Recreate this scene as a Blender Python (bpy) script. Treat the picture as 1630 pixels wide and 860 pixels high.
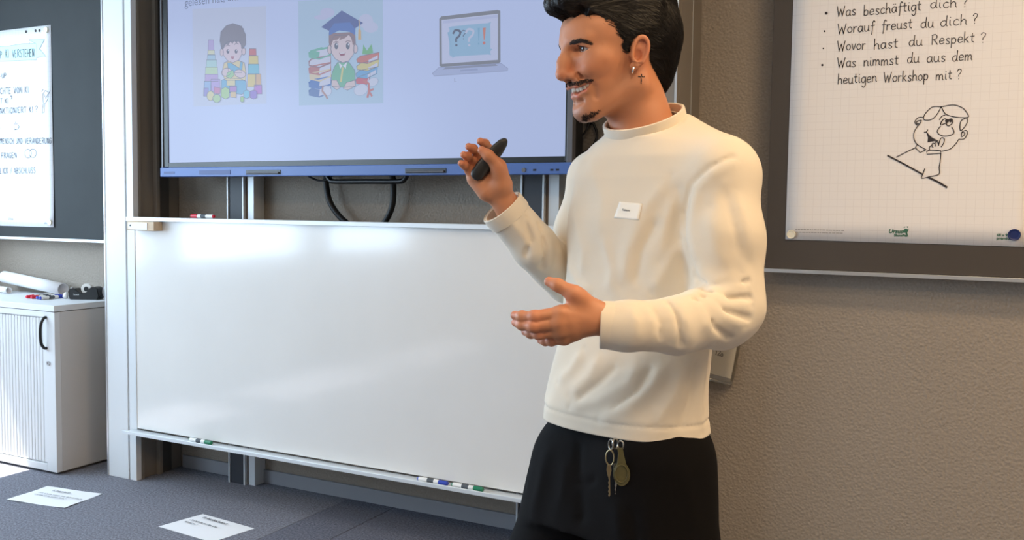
import bpy, bmesh, math, random
import numpy as np
from mathutils import Matrix, Vector

for _o in list(bpy.data.objects):
    bpy.data.objects.remove(_o, do_unlink=True)
scene = bpy.context.scene
COL = scene.collection
random.seed(7)
rng = np.random.default_rng(7)

# ------------------------------------------------------------------ camera
FPX = 1450.0
CAM = np.array([0.0, -3.2, 1.27])          # wall_front is the plane y = 0, floor z = 0


def _unit(v):
    v = np.array(v, float)
    return v / np.linalg.norm(v)


_X = _unit([2870.0, -133.0, FPX])
_Z = _unit(np.cross(_X, [1.0, -0.0139, 0.0]))
if _Z[1] < 0:
    _Z = -_Z
_Y = np.cross(_Z, _X)
ROT = np.array([_X, _Y, _Z])
cam_data = bpy.data.cameras.new('camera')
cam_data.sensor_width = 36.0
cam_data.lens = 36.0 * FPX / 1630.0
cam_data.clip_start = 0.05
cam = bpy.data.objects.new('camera', cam_data)
_m = Matrix.Identity(4)
for _i in range(3):
    for _j in range(3):
        _m[_i][_j] = ROT[_i, _j]
    _m[_i][3] = CAM[_i]
cam.matrix_world = _m
COL.objects.link(cam)
scene.camera = cam

# ------------------------------------------------------------------ view, world, lights
scene.view_settings.view_transform = 'Standard'
scene.view_settings.look = 'None'
scene.view_settings.gamma = 1.0
scene.view_settings.use_curve_mapping = False
scene.view_settings.exposure = -0.42

world = bpy.data.worlds.new('sky')
scene.world = world
world.use_nodes = True
_bg = world.node_tree.nodes['Background']
_bg.inputs[0].default_value = (0.62, 0.80, 1.0, 1.0)
_bg.inputs[1].default_value = 1.6


def sun_light(direction, strength, color, angle):
    ld = bpy.data.lights.new('sun', 'SUN')
    ld.energy = strength
    ld.color = color
    ld.angle = math.radians(angle)
    o = bpy.data.objects.new('sun', ld)
    o.rotation_euler = Vector(direction).to_track_quat('-Z', 'Y').to_euler()
    o.location = (-9, -4, 8)
    COL.objects.link(o)


def area_light(name, loc, direction, sx, sy, power, color):
    ld = bpy.data.lights.new(name, 'AREA')
    ld.shape = 'RECTANGLE'
    ld.size, ld.size_y = sx, sy
    ld.energy = power
    ld.color = color
    o = bpy.data.objects.new(name, ld)
    o.location = loc
    o.rotation_euler = Vector(direction).to_track_quat('-Z', 'Y').to_euler()
    COL.objects.link(o)
    return o


SUN_DIR = (1.15, 0.09, -2.35)
sun_light(SUN_DIR, 34.0, (1.0, 0.95, 0.86), 0.5)
WINDOWS = [(-1.80, -0.40), (-3.45, -2.05), (-5.10, -3.70)]     # y ranges in wall_left
WZ = (0.85, 2.35)
WALL_L = -4.95
for _a, _b in WINDOWS:
    area_light('window_daylight', (WALL_L - 0.12, (_a + _b) / 2, sum(WZ) / 2), (1, 0, -0.12), _b - _a, WZ[1] - WZ[0], 78.0, (0.62, 0.81, 1.0))

# ------------------------------------------------------------------ helpers


def lin(c):
    return tuple(((x / 255.0) / 12.92 if x / 255.0 <= 0.04045 else ((x / 255.0 + 0.055) / 1.055) ** 2.4) for x in c)


def mat(name, rgb, rough=0.5, metal=0.0, spec=0.5, emit=None, estr=1.0, noise=None, bump=None, coat=0.0, alpha=None, trans=0.0, sheen=0.0, sub=0.0):
    """rgb in sRGB 0-255. noise=(scale, amount) mottles the colour, bump=(scale, strength, distance)."""
    m = bpy.data.materials.new(name)
    m.use_nodes = True
    nt = m.node_tree
    p = nt.nodes['Principled BSDF']
    c = lin(rgb)
    p.inputs['Base Color'].default_value = (*c, 1)
    p.inputs['Roughness'].default_value = rough
    p.inputs['Metallic'].default_value = metal
    p.inputs['Specular IOR Level'].default_value = spec
    p.inputs['Coat Weight'].default_value = coat
    p.inputs['Coat Roughness'].default_value = 0.08
    p.inputs['Transmission Weight'].default_value = trans
    p.inputs['Sheen Weight'].default_value = sheen
    if sub:
        p.inputs['Subsurface Weight'].default_value = sub
        p.inputs['Subsurface Radius'].default_value = (0.012, 0.005, 0.003)
        p.inputs['Subsurface Scale'].default_value = 0.5
    if emit is not None:
        p.inputs['Emission Color'].default_value = (*lin(emit), 1)
        p.inputs['Emission Strength'].default_value = estr
    if noise or bump:
        tc = nt.nodes.new('ShaderNodeTexCoord')
    if noise:
        n = nt.nodes.new('ShaderNodeTexNoise')
        n.inputs['Scale'].default_value = noise[0]
        n.inputs['Detail'].default_value = 5
        r = nt.nodes.new('ShaderNodeValToRGB')
        a = noise[1]
        r.color_ramp.elements[0].position = 0.3
        r.color_ramp.elements[1].position = 0.7
        r.color_ramp.elements[0].color = (*[x * (1 - a) for x in c], 1)
        r.color_ramp.elements[1].color = (*[min(1, x * (1 + a)) for x in c], 1)
        nt.links.new(tc.outputs['Object'], n.inputs['Vector'])
        nt.links.new(n.outputs['Fac'], r.inputs[0])
        nt.links.new(r.outputs[0], p.inputs['Base Color'])
    if bump:
        n2 = nt.nodes.new('ShaderNodeTexNoise')
        n2.inputs['Scale'].default_value = bump[0]
        n2.inputs['Detail'].default_value = 3
        bn = nt.nodes.new('ShaderNodeBump')
        bn.inputs['Strength'].default_value = bump[1]
        bn.inputs['Distance'].default_value = bump[2]
        nt.links.new(tc.outputs['Object'], n2.inputs['Vector'])
        nt.links.new(n2.outputs['Fac'], bn.inputs['Height'])
        nt.links.new(bn.outputs['Normal'], p.inputs['Normal'])
    return m


def link(name, me, parent=None, label=None, cat=None, group=None, kind=None):
    o = bpy.data.objects.new(name, me)
    COL.objects.link(o)
    if parent is not None:
        o.parent = parent
    if label:
        o['label'] = label
    if cat:
        o['category'] = cat
    if group:
        o['group'] = group
    if kind:
        o['kind'] = kind
    return o


def empty(name, loc, label, cat, group=None, rz=0.0):
    o = link(name, None, None, label, cat, group)
    o.location = loc
    o.rotation_euler[2] = rz
    o.empty_display_size = 0.05
    return o


class MB:
    """collects shapes into one mesh"""

    def __init__(self):
        self.bm = bmesh.new()

    def box(self, x0, x1, y0, y1, z0, z1, bev=0.0, M=None):
        r = bmesh.ops.create_cube(self.bm, size=1.0)
        vs = r['verts']
        T = Matrix.Translation(((x0 + x1) / 2, (y0 + y1) / 2, (z0 + z1) / 2)) @ Matrix.Diagonal((abs(x1 - x0), abs(y1 - y0), abs(z1 - z0), 1))
        if M is not None:
            T = M @ T
        bmesh.ops.transform(self.bm, matrix=T, verts=vs)
        if bev:
            es = list({e for v in vs for e in v.link_edges})
            bmesh.ops.bevel(self.bm, geom=es, offset=bev, segments=2, affect='EDGES', profile=0.5)
        return self

    def cyl(self, p0, p1, r0, r1=None, seg=20, caps=True):
        r1 = r0 if r1 is None else r1
        p0, p1 = Vector(p0), Vector(p1)
        d = p1 - p0
        q = d.to_track_quat('Z', 'Y').to_matrix().to_4x4()
        T = Matrix.Translation((p0 + p1) / 2) @ q
        bmesh.ops.create_cone(self.bm, cap_ends=caps, segments=seg, radius1=r0, radius2=r1, depth=d.length, matrix=T)
        return self

    def tube(self, pts, r, seg=10, closed=False, caps=True):
        pts = [Vector(p) for p in pts]
        n = len(pts)
        rr = r if hasattr(r, '__len__') else [r] * n
        rings = []
        prev = None
        for i, p in enumerate(pts):
            if closed:
                t = pts[(i + 1) % n] - pts[i - 1]
            else:
                t = pts[min(i + 1, n - 1)] - pts[max(i - 1, 0)]
            t.normalize()
            if prev is None:
                a = Vector((0, 0, 1)) if abs(t.z) < 0.9 else Vector((1, 0, 0))
                x = t.cross(a).normalized()
            else:
                x = (prev - t * prev.dot(t)).normalized()
            prev = x
            y = t.cross(x)
            rings.append([self.bm.verts.new(p + (x * math.cos(2 * math.pi * k / seg) + y * math.sin(2 * math.pi * k / seg)) * rr[i]) for k in range(seg)])
        m = n if closed else n - 1
        for i in range(m):
            A, B = rings[i], rings[(i + 1) % n]
            for k in range(seg):
                self.bm.faces.new((A[k], A[(k + 1) % seg], B[(k + 1) % seg], B[k]))
        if not closed and caps:
            self.bm.faces.new(list(reversed(rings[0])))
            self.bm.faces.new(rings[-1])
        return self

    def lathe(self, prof, seg=24, M=None):
        """prof: list of (r, z)"""
        rings = []
        for r, z in prof:
            ring = []
            for k in range(seg):
                a = 2 * math.pi * k / seg
                v = Vector((r * math.cos(a), r * math.sin(a), z))
                ring.append(self.bm.verts.new(M @ v if M is not None else v))
            rings.append(ring)
        for i in range(len(rings) - 1):
            for k in range(seg):
                self.bm.faces.new((rings[i][k], rings[i][(k + 1) % seg], rings[i + 1][(k + 1) % seg], rings[i + 1][k]))
        self.bm.faces.new(list(reversed(rings[0])))
        self.bm.faces.new(rings[-1])
        return self

    def poly(self, pts, thick=None):
        vs = [self.bm.verts.new(p) for p in pts]
        f = self.bm.faces.new(vs)
        if thick is not None:
            r = bmesh.ops.extrude_face_region(self.bm, geom=[f])
            bmesh.ops.translate(self.bm, vec=Vector(thick), verts=[g for g in r['geom'] if isinstance(g, bmesh.types.BMVert)])
        return self

    def build(self, name, m, parent=None, label=None, cat=None, group=None, kind=None, smooth=False, origin=None):
        bmesh.ops.recalc_face_normals(self.bm, faces=self.bm.faces[:])
        me = bpy.data.meshes.new(name)
        if origin is not None:
            bmesh.ops.translate(self.bm, vec=-Vector(origin), verts=self.bm.verts[:])
        self.bm.to_mesh(me)
        self.bm.free()
        if m is not None:
            me.materials.append(m)
        if smooth:
            me.polygons.foreach_set('use_smooth', [True] * len(me.polygons))
            try:
                me.set_sharp_from_angle(angle=math.radians(40))
            except Exception:
                pass
        o = link(name, me, parent, label, cat, group, kind)
        if origin is not None:
            o.location = origin
        return o


def ray(u, v):
    return ROT @ np.array([u - 815.0, 430.0 - v, -FPX]) / FPX


def on_wall(u, v, y):
    """point of the vertical plane at distance -y in front of wall_front seen at photo position (u, v)"""
    r = ray(u, v)
    p = CAM + r * ((y - CAM[1]) / r[1])
    return Vector((p[0], y, p[2]))


def crom(pts, n=6, closed=False):
    """Catmull-Rom smoothing of a list of tuples"""
    P = [np.array(p, float) for p in pts]
    if len(P) < 3:
        return P
    out = []
    N = len(P)
    rngi = range(N) if closed else range(N - 1)
    for i in rngi:
        p0 = P[i - 1] if (closed or i > 0) else P[0]
        p1, p2 = P[i], P[(i + 1) % N]
        p3 = P[(i + 2) % N] if (closed or i + 2 < N) else P[-1]
        for k in range(n):
            t = k / n
            out.append(0.5 * ((2 * p1) + (-p0 + p2) * t + (2 * p0 - 5 * p1 + 4 * p2 - p3) * t * t + (-p0 + 3 * p1 - 3 * p2 + p3) * t ** 3))
    if not closed:
        out.append(P[-1])
    return out


# ---------------------------------------------------------------- writing: single-stroke hand lettering
_bowl = [(.85, .85), (.5, 1), (.12, .72), (.1, .28), (.38, 0), (.7, .22), (.86, .85)]
GL = {
    'a': (1.05, [_bowl, [(.87, .98), (.84, .3), (1.0, .02)]]),
    'b': (1.0, [[(.12, 1.85), (.1, .9), (.1, 0)], [(.1, .55), (.42, .95), (.82, .68), (.74, .14), (.38, 0), (.1, .2)]]),
    'c': (.9, [[(.82, .82), (.5, 1), (.12, .65), (.16, .2), (.5, 0), (.86, .2)]]),
    'd': (1.05, [_bowl, [(.92, 1.85), (.86, .9), (.86, .25), (1.0, .02)]]),
    'e': (.95, [[(.1, .5), (.8, .58), (.68, .95), (.3, .95), (.08, .48), (.3, .04), (.86, .18)]]),
    'f': (.8, [[(.85, 1.6), (.62, 1.82), (.42, 1.4), (.38, .3), (.28, -.55)], [(.08, .98), (.78, 1.02)]]),
    'g': (1.0, [_bowl, [(.87, 1.0), (.86, -.35), (.52, -.78), (.15, -.5)]]),
    'h': (1.0, [[(.12, 1.85), (.1, .9), (.1, 0)], [(.1, .55), (.45, .98), (.78, .75), (.78, .25), (.92, .02)]]),
    'i': (.5, [[(.2, .98), (.2, .25), (.36, .02)], [(.22, 1.4), (.24, 1.47)]]),
    'k': (.95, [[(.12, 1.85), (.1, .9), (.1, 0)], [(.75, 1.0), (.12, .45)], [(.3, .55), (.82, 0)]]),
    'm': (1.45, [[(.1, 1), (.1, 0)], [(.1, .55), (.38, .98), (.62, .75), (.62, 0)], [(.62, .55), (.95, .98), (1.2, .75), (1.2, .25), (1.36, .02)]]),
    'n': (1.0, [[(.1, 1), (.1, 0)], [(.1, .55), (.45, .98), (.78, .75), (.78, .25), (.92, .02)]]),
    'o': (1.0, [[(.5, 1), (.12, .7), (.12, .25), (.48, 0), (.85, .28), (.82, .75), (.5, 1)]]),
    'p': (1.0, [[(.1, 1), (.1, 0), (.08, -.75)], [(.1, .6), (.42, .97), (.82, .7), (.74, .16), (.38, 0), (.1, .2)]]),
    'r': (.75, [[(.1, 1), (.1, 0)], [(.1, .55), (.35, .92), (.68, .88)]]),
    's': (.85, [[(.75, .85), (.45, 1), (.18, .78), (.4, .52), (.72, .28), (.5, 0), (.12, .12)]]),
    't': (.75, [[(.35, 1.55), (.32, .8), (.34, .2), (.65, .04)], [(.05, 1.02), (.68, 1.06)]]),
    'u': (1.05, [[(.1, 1), (.1, .35), (.38, 0), (.75, .25), (.84, 1)], [(.84, 1), (.84, .25), (1.0, .02)]]),
    'v': (.9, [[(.08, 1), (.42, .02), (.8, 1)]]),
    'W': (1.75, [[(.08, 1.7), (.42, .05), (.45, .05), (.85, 1.15)], [(.85, 1.15), (1.15, .03), (1.18, .03), (1.6, 1.65)]]),
    'R': (1.2, [[(.15, 1.65), (.12, 0)], [(.05, 1.6), (.6, 1.75), (.95, 1.4), (.7, .98), (.15, .85)], [(.4, .88), (1.05, 0)]]),
    '?': (1.0, [[(.12, 1.4), (.35, 1.75), (.78, 1.6), (.72, 1.15), (.42, .8), (.4, .5)], [(.4, .1), (.42, .03)]]),
    '-': (.7, [[(.1, .8), (.55, .82)]]),
    ':': (.4, [[(.2, .3), (.22, .25)], [(.2, 1.0), (.22, .95)]]),
    '/': (.8, [[(.05, -.1), (.7, 1.8)]]),
    ' ': (.75, []),
    '1': (.6, [[(.05, 1.2), (.4, 1.65), (.3, 0)]]),
    '2': (.95, [[(.1, 1.3), (.45, 1.68), (.8, 1.3), (.5, .6), (.08, .02), (.5, .12), (.9, .02)]]),
    '0': (.85, [[(.45, .9), (.12, .65), (.12, .22), (.42, 0), (.72, .3), (.7, .7), (.45, .9)]]),
}
GL['\u00e4'] = (1.05, GL['a'][1] + [[(.35, 1.38), (.36, 1.44)], [(.68, 1.4), (.69, 1.46)]])
_C = {
    'A': [[(0, 0), (.45, 1.7)], [(.45, 1.7), (.9, 0)], [(.18, .6), (.74, .6)]],
    'B': [[(.1, 0), (.1, 1.7)], [(.1, 1.7), (.7, 1.5), (.6, 1.0), (.1, .9)], [(.1, .9), (.8, .7), (.75, .15), (.1, 0)]],
    'C': [[(.85, 1.45), (.5, 1.7), (.12, 1.2), (.12, .5), (.45, 0), (.88, .25)]],
    'D': [[(.1, 0), (.1, 1.7)], [(.1, 1.7), (.7, 1.45), (.85, .8), (.6, .15), (.1, 0)]],
    'E': [[(.8, 1.7), (.1, 1.65)], [(.1, 1.65), (.1, 0)], [(.1, 0), (.8, .05)], [(.1, .88), (.7, .9)]],
    'F': [[(.85, 1.7), (.1, 1.65)], [(.1, 1.65), (.1, 0)], [(.1, .88), (.7, .9)]],
    'G': [[(.85, 1.45), (.5, 1.7), (.12, 1.2), (.12, .5), (.45, 0), (.85, .3), (.85, .75)], [(.5, .75), (.9, .75)]],
    'H': [[(.1, 0), (.1, 1.7)], [(.85, 0), (.85, 1.7)], [(.1, .85), (.85, .85)]],
    'I': [[(.2, 0), (.2, 1.7)]],
    'K': [[(.1, 0), (.1, 1.7)], [(.8, 1.7), (.1, .8)], [(.2, .9), (.85, 0)]],
    'L': [[(.1, 1.7), (.1, 0)], [(.1, 0), (.75, .05)]],
    'M': [[(.05, 0), (.15, 1.7)], [(.15, 1.7), (.5, .7)], [(.5, .7), (.9, 1.7)], [(.9, 1.7), (1.0, 0)]],
    'N': [[(.1, 0), (.1, 1.7)], [(.1, 1.7), (.85, 0)], [(.85, 0), (.85, 1.7)]],
    'O': [[(.5, 1.7), (.12, 1.2), (.12, .45), (.5, 0), (.88, .45), (.86, 1.2), (.5, 1.7)]],
    'P': [[(.1, 0), (.1, 1.7)], [(.1, 1.7), (.75, 1.5), (.7, .95), (.1, .8)]],
    'S': [[(.8, 1.5), (.45, 1.7), (.15, 1.35), (.45, .9), (.8, .5), (.5, 0), (.1, .2)]],
    'T': [[(0, 1.68), (.95, 1.7)], [(.48, 1.7), (.48, 0)]],
    'U': [[(.1, 1.7), (.1, .5), (.45, 0), (.82, .5), (.85, 1.7)]],
    'V': [[(.02, 1.7), (.42, 0)], [(.42, 0), (.9, 1.7)]],
}
for _k, _v in _C.items():
    GL[_k] = (.55 if _k == 'I' else 1.2 if _k == 'M' else 1.05, _v)
GL['\u00c4'] = (1.05, _C['A'] + [[(.25, 1.95), (.26, 2.02)], [(.65, 1.95), (.66, 2.02)]])


class Ink:
    """flat strokes and fills on a vertical sheet (plane y = const, facing -y)"""

    def __init__(self, y):
        self.y = y
        self.bm = bmesh.new()
        self.mats = []
        self.k = 0

    def mi(self, m):
        if m not in self.mats:
            self.mats.append(m)
        return self.mats.index(m)

    def _y(self):
        self.k += 1
        return self.y - 0.00012 - 0.00002 * (self.k % 40)

    def stroke(self, pts, w, m):
        P = [np.array(p, float) for p in pts]
        if len(P) < 2:
            return
        y = self._y()
        L, R = [], []
        n = len(P)
        for i in range(n):
            t = P[min(i + 1, n - 1)] - P[max(i - 1, 0)]
            l = np.linalg.norm(t)
            t = t / l if l > 1e-9 else np.array([1.0, 0])
            nn = np.array([-t[1], t[0]]) * w / 2
            e = np.zeros(2)
            if i == 0:
                e = -t * w * .3
            if i == n - 1:
                e = t * w * .3
            L.append(self.bm.verts.new((P[i][0] + nn[0] + e[0], y, P[i][1] + nn[1] + e[1])))
            R.append(self.bm.verts.new((P[i][0] - nn[0] + e[0], y, P[i][1] - nn[1] + e[1])))
        ix = self.mi(m)
        for i in range(n - 1):
            f = self.bm.faces.new((L[i], R[i], R[i + 1], L[i + 1]))
            f.material_index = ix

    def fill(self, pts, m, layer=None):
        y = self._y() if layer is None else self.y - 0.0001 - 0.00012 * layer
        f = self.bm.faces.new([self.bm.verts.new((p[0], y, p[1])) for p in pts])
        f.material_index = self.mi(m)

    def write(self, s, x, z, xh, w, m, x_end=None, slope=0.0, jitter=0.03):
        adv = sum(GL[c][0] + .12 for c in s)
        k = xh if x_end is None else (x_end - x) / adv
        r = random.Random(len(s) * 7 + int(abs(x) * 1000))
        cx = 0.0
        for c in s:
            wd, strokes = GL[c]
            jy = r.uniform(-jitter, jitter)
            for st in strokes:
                sp = crom(st, 5) if len(st) > 2 else [np.array(q, float) for q in st]
                self.stroke([(x + (cx + q[0]) * k, z + (q[1] + jy) * xh + slope * (cx + q[0]) * k) for q in sp], w, m)
            cx += wd + .12

    def build(self, name, parent=None, **kw):
        for f in self.bm.faces:
            f.normal_update()
        bmesh.ops.triangulate(self.bm, faces=[f for f in self.bm.faces if len(f.verts) > 4])
        for f in self.bm.faces:
            f.normal_update()
            if f.normal.y > 0:
                f.normal_flip()
        me = bpy.data.meshes.new(name)
        self.bm.to_mesh(me)
        self.bm.free()
        for m in self.mats:
            me.materials.append(m)
        return link(name, me, parent, **kw)


def text_mesh(name, s, size, m, M, parent=None, shear=0.0, bold=0.0, **kw):
    """printed lettering; M maps text space (x right, y up) to the world"""
    cu = bpy.data.curves.new('lettering', 'FONT')
    cu.body = s
    cu.size = size
    cu.shear = shear
    cu.offset = bold
    cu.resolution_u = 3
    t = bpy.data.objects.new('lettering', cu)
    COL.objects.link(t)
    dg = bpy.context.evaluated_depsgraph_get()
    me = bpy.data.meshes.new_from_object(t.evaluated_get(dg))
    bpy.data.objects.remove(t, do_unlink=True)
    me.transform(M)
    me.materials.clear()
    me.materials.append(m)
    return link(name, me, parent, **kw)


def wall_text_matrix(x, y, z):
    return Matrix(((1, 0, 0, x), (0, 0, -1, y), (0, 1, 0, z), (0, 0, 0, 1)))


# ---------------------------------------------------------------- materials
M = {}
M['post'] = mat('painted_post_white', (226, 229, 231), .35)
M['groove'] = mat('post_groove', (120, 108, 98), .6)
M['channel'] = mat('channel_grey', (128, 120, 110), .45, .0)
M['channel_dark'] = mat('channel_dark', (70, 66, 62), .5)
M['alu'] = mat('aluminium', (205, 208, 212), .32, .75)
M['alu_white'] = mat('aluminium_white', (222, 228, 232), .35, .15)
M['dark_panel'] = mat('dark_panel', (52, 55, 62), .5)
M['black'] = mat('black_plastic', (18, 18, 19), .4)
M['black_rubber'] = mat('black_rubber', (14, 14, 15), .55)
M['whiteboard'] = mat('whiteboard_enamel', (234, 233, 230), .17, 0, .6, coat=.7, noise=(3.0, .02))
M['chalk'] = mat('chalkboard_slate', (60, 63, 64), .75, spec=.2, noise=(5, .06))
M['pinboard'] = mat('dark_board', (70, 63, 57), .6, noise=(4, .05))
M['cab'] = mat('cabinet_white', (222, 224, 226), .42)
M['cab_side'] = mat('cabinet_side', (206, 205, 204), .5)
M['paper'] = mat('paper_white', (240, 240, 242), .75)
M['bezel'] = mat('bezel_black', (22, 24, 25), .3)
M['bezel_grey'] = mat('bezel_grey', (98, 98, 102), .35, .3)
M['blue_bar'] = mat('blue_bar', (72, 104, 170), .35)
M['blue_dark'] = mat('blue_dark', (48, 70, 130), .4)
M['ink'] = mat('ink_dark', (48, 42, 44), .7)
M['ink_soft'] = mat('ink_grey', (84, 90, 96), .7)
M['ink_faint'] = mat('ink_faint', (170, 164, 158), .7)
M['ink_green'] = mat('ink_green', (52, 104, 82), .7)
M['teal'] = mat('teal_wash', (196, 232, 232), .75)
M['red'] = mat('marker_red', (214, 38, 62), .4)
M['blue'] = mat('marker_blue', (38, 64, 176), .4)
M['green'] = mat('marker_green', (14, 122, 84), .4)
M['mk_white'] = mat('marker_white', (238, 238, 236), .4)
M['magnet_white'] = mat('magnet_white', (238, 232, 212), .4)
M['magnet_blue'] = mat('magnet_blue', (22, 40, 98), .35)
M['wood'] = mat('eraser_wood', (206, 180, 148), .55, noise=(40, .1))
M['eraser_white'] = mat('eraser_white', (238, 235, 228), .5)
M['ceil'] = mat('ceiling_white', (228, 226, 220), .8)
M['sidewall'] = mat('side_wall', (205, 202, 198), .8)


def grid_paper(name, base, line, cell):
    m = mat(name, base, .75)
    nt = m.node_tree
    p = nt.nodes['Principled BSDF']
    tc = nt.nodes.new('ShaderNodeTexCoord')
    sep = nt.nodes.new('ShaderNodeSeparateXYZ')
    nt.links.new(tc.outputs['Object'], sep.inputs[0])
    fs = []
    for ax in ('X', 'Z'):
        a = nt.nodes.new('ShaderNodeMath')
        a.operation = 'PINGPONG'
        a.inputs[1].default_value = cell / 2
        nt.links.new(sep.outputs[ax], a.inputs[0])
        b = nt.nodes.new('ShaderNodeMath')
        b.operation = 'LESS_THAN'
        b.inputs[1].default_value = 0.0006
        nt.links.new(a.outputs[0], b.inputs[0])
        fs.append(b)
    mx = nt.nodes.new('ShaderNodeMath')
    mx.operation = 'MAXIMUM'
    nt.links.new(fs[0].outputs[0], mx.inputs[0])
    nt.links.new(fs[1].outputs[0], mx.inputs[1])
    mix = nt.nodes.new('ShaderNodeMix')
    mix.data_type = 'RGBA'
    nt.links.new(mx.outputs[0], mix.inputs['Factor'])
    mix.inputs['A'].default_value = (*lin(base), 1)
    mix.inputs['B'].default_value = (*lin(line), 1)
    nt.links.new(mix.outputs['Result'], p.inputs['Base Color'])
    return m


M['grid'] = grid_paper('squared_paper', (238, 233, 229), (229, 223, 219), 0.025)

# wall plaster: coarse roller texture


def plaster():
    m = mat('wall_plaster', (156, 146, 134), .85)
    nt = m.node_tree
    p = nt.nodes['Principled BSDF']
    tc = nt.nodes.new('ShaderNodeTexCoord')
    n = nt.nodes.new('ShaderNodeTexNoise')
    n.inputs['Scale'].default_value = 130
    n.inputs['Detail'].default_value = 4
    n.inputs['Roughness'].default_value = .6
    v = nt.nodes.new('ShaderNodeTexVoronoi')
    v.inputs['Scale'].default_value = 105
    ad = nt.nodes.new('ShaderNodeMath')
    ad.operation = 'ADD'
    b = nt.nodes.new('ShaderNodeBump')
    b.inputs['Strength'].default_value = .55
    b.inputs['Distance'].default_value = .0045
    for t in (n, v):
        nt.links.new(tc.outputs['Object'], t.inputs['Vector'])
    nt.links.new(n.outputs['Fac'], ad.inputs[0])
    nt.links.new(v.outputs['Distance'], ad.inputs[1])
    nt.links.new(ad.outputs[0], b.inputs['Height'])
    nt.links.new(b.outputs['Normal'], p.inputs['Normal'])
    n2 = nt.nodes.new('ShaderNodeTexNoise')
    n2.inputs['Scale'].default_value = 120
    r = nt.nodes.new('ShaderNodeValToRGB')
    c = lin((156, 146, 134))
    r.color_ramp.elements[0].color = (*[x * .82 for x in c], 1)
    r.color_ramp.elements[1].color = (*[x * 1.18 for x in c], 1)
    nt.links.new(tc.outputs['Object'], n2.inputs['Vector'])
    nt.links.new(n2.outputs['Fac'], r.inputs[0])
    nt.links.new(r.outputs[0], p.inputs['Base Color'])
    return m


M['plaster'] = plaster()


def carpet(name, rgb):
    m = mat(name, rgb, .95, spec=.1)
    nt = m.node_tree
    p = nt.nodes['Principled BSDF']
    tc = nt.nodes.new('ShaderNodeTexCoord')
    n = nt.nodes.new('ShaderNodeTexNoise')
    n.inputs['Scale'].default_value = 120
    n.inputs['Detail'].default_value = 6
    n.inputs['Roughness'].default_value = .75
    r = nt.nodes.new('ShaderNodeValToRGB')
    c = lin(rgb)
    r.color_ramp.elements[0].position = .3
    r.color_ramp.elements[1].position = .72
    r.color_ramp.elements[0].color = (*[x * .30 for x in c], 1)
    r.color_ramp.elements[1].color = (*[x * 1.95 for x in c], 1)
    b = nt.nodes.new('ShaderNodeBump')
    b.inputs['Strength'].default_value = .6
    b.inputs['Distance'].default_value = .004
    nt.links.new(tc.outputs['Object'], n.inputs['Vector'])
    nt.links.new(n.outputs['Fac'], r.inputs[0])
    nt.links.new(r.outputs[0], p.inputs['Base Color'])
    nt.links.new(n.outputs['Fac'], b.inputs['Height'])
    nt.links.new(b.outputs['Normal'], p.inputs['Normal'])
    return m


M['carpet'] = carpet('carpet_blue_grey', (122, 123, 132))
M['carpet_dark'] = carpet('carpet_blue_grey_nap', (104, 106, 117))

# ---------------------------------------------------------------- room shell
X0, X1, Y0, ZC = WALL_L, 3.2, -6.6, 2.9
MB().box(X0, X1, 0, .2, 0, ZC).build('wall_front', M['plaster'], kind='structure', label='grey roller-textured plaster front wall')
fl = MB().box(X0, X1, Y0, .2, -.12, -.012).build('floor', M['carpet_dark'], kind='structure', label='blue-grey carpet floor')
# carpet widths laid from the front wall into the room
for (a, b, mm) in ((X0, -2.404, 'carpet'), (-2.402, -2.164, 'carpet_dark'), (-2.161, -.2, 'carpet_dark'), (-.198, X1, 'carpet')):
    MB().box(a, b, Y0, -.002, -.012, 0.0, .0012).build('carpet_sheet', M[mm], fl)
MB().box(X0, X1, Y0, .2, ZC, ZC + .1).build('ceiling', M['ceil'], kind='structure', label='white ceiling')
MB().box(X1, X1 + .15, Y0, .2, 0, ZC).build('wall_right', M['sidewall'], kind='structure', label='plain side wall right of the camera')
MB().box(X0, X1, Y0 - .15, Y0, 0, ZC).build('wall_back', M['sidewall'], kind='structure', label='plain back wall of the room')
w = MB()
ys = [Y0] + [q for ab in sorted(WINDOWS) for q in ab] + [.2]
for i in range(0, len(ys), 2):
    w.box(X0 - .2, X0, ys[i], ys[i + 1], 0, ZC)
for a, b in WINDOWS:
    w.box(X0 - .2, X0, a, b, 0, WZ[0])
    w.box(X0 - .2, X0, a, b, WZ[1], ZC)
w.build('wall_left', M['sidewall'], kind='structure', label='window wall on the left')
for i, (a, b) in enumerate(WINDOWS):
    f = MB()
    f.box(X0 - .1, X0 - .05, a, a + .05, *WZ).box(X0 - .1, X0 - .05, b - .05, b, *WZ)
    f.box(X0 - .1, X0 - .05, a, b, WZ[0], WZ[0] + .05).box(X0 - .1, X0 - .05, a, b, WZ[1] - .05, WZ[1])
    f.build('window_%d' % (i + 1), M['post'], kind='structure', label='white window frame in the left wall')
MB().box(-3.40, -1.09, -.014, 0, 0, .062, .002).build('baseboard_front', mat('skirting_grey', (150, 152, 158), .5), kind='structure', label='grey skirting board under the whiteboard')
MB().box(-.88, X1, -.014, 0, 0, .062, .002).build('baseboard_right', M['channel'], kind='structure', label='skirting board right of the columns')

# ceiling lamps (warm), real fixtures with their own light
M['lamp_glow'] = mat('lamp_diffuser', (255, 235, 205), .5, emit=(255, 226, 180), estr=3.0)


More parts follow.
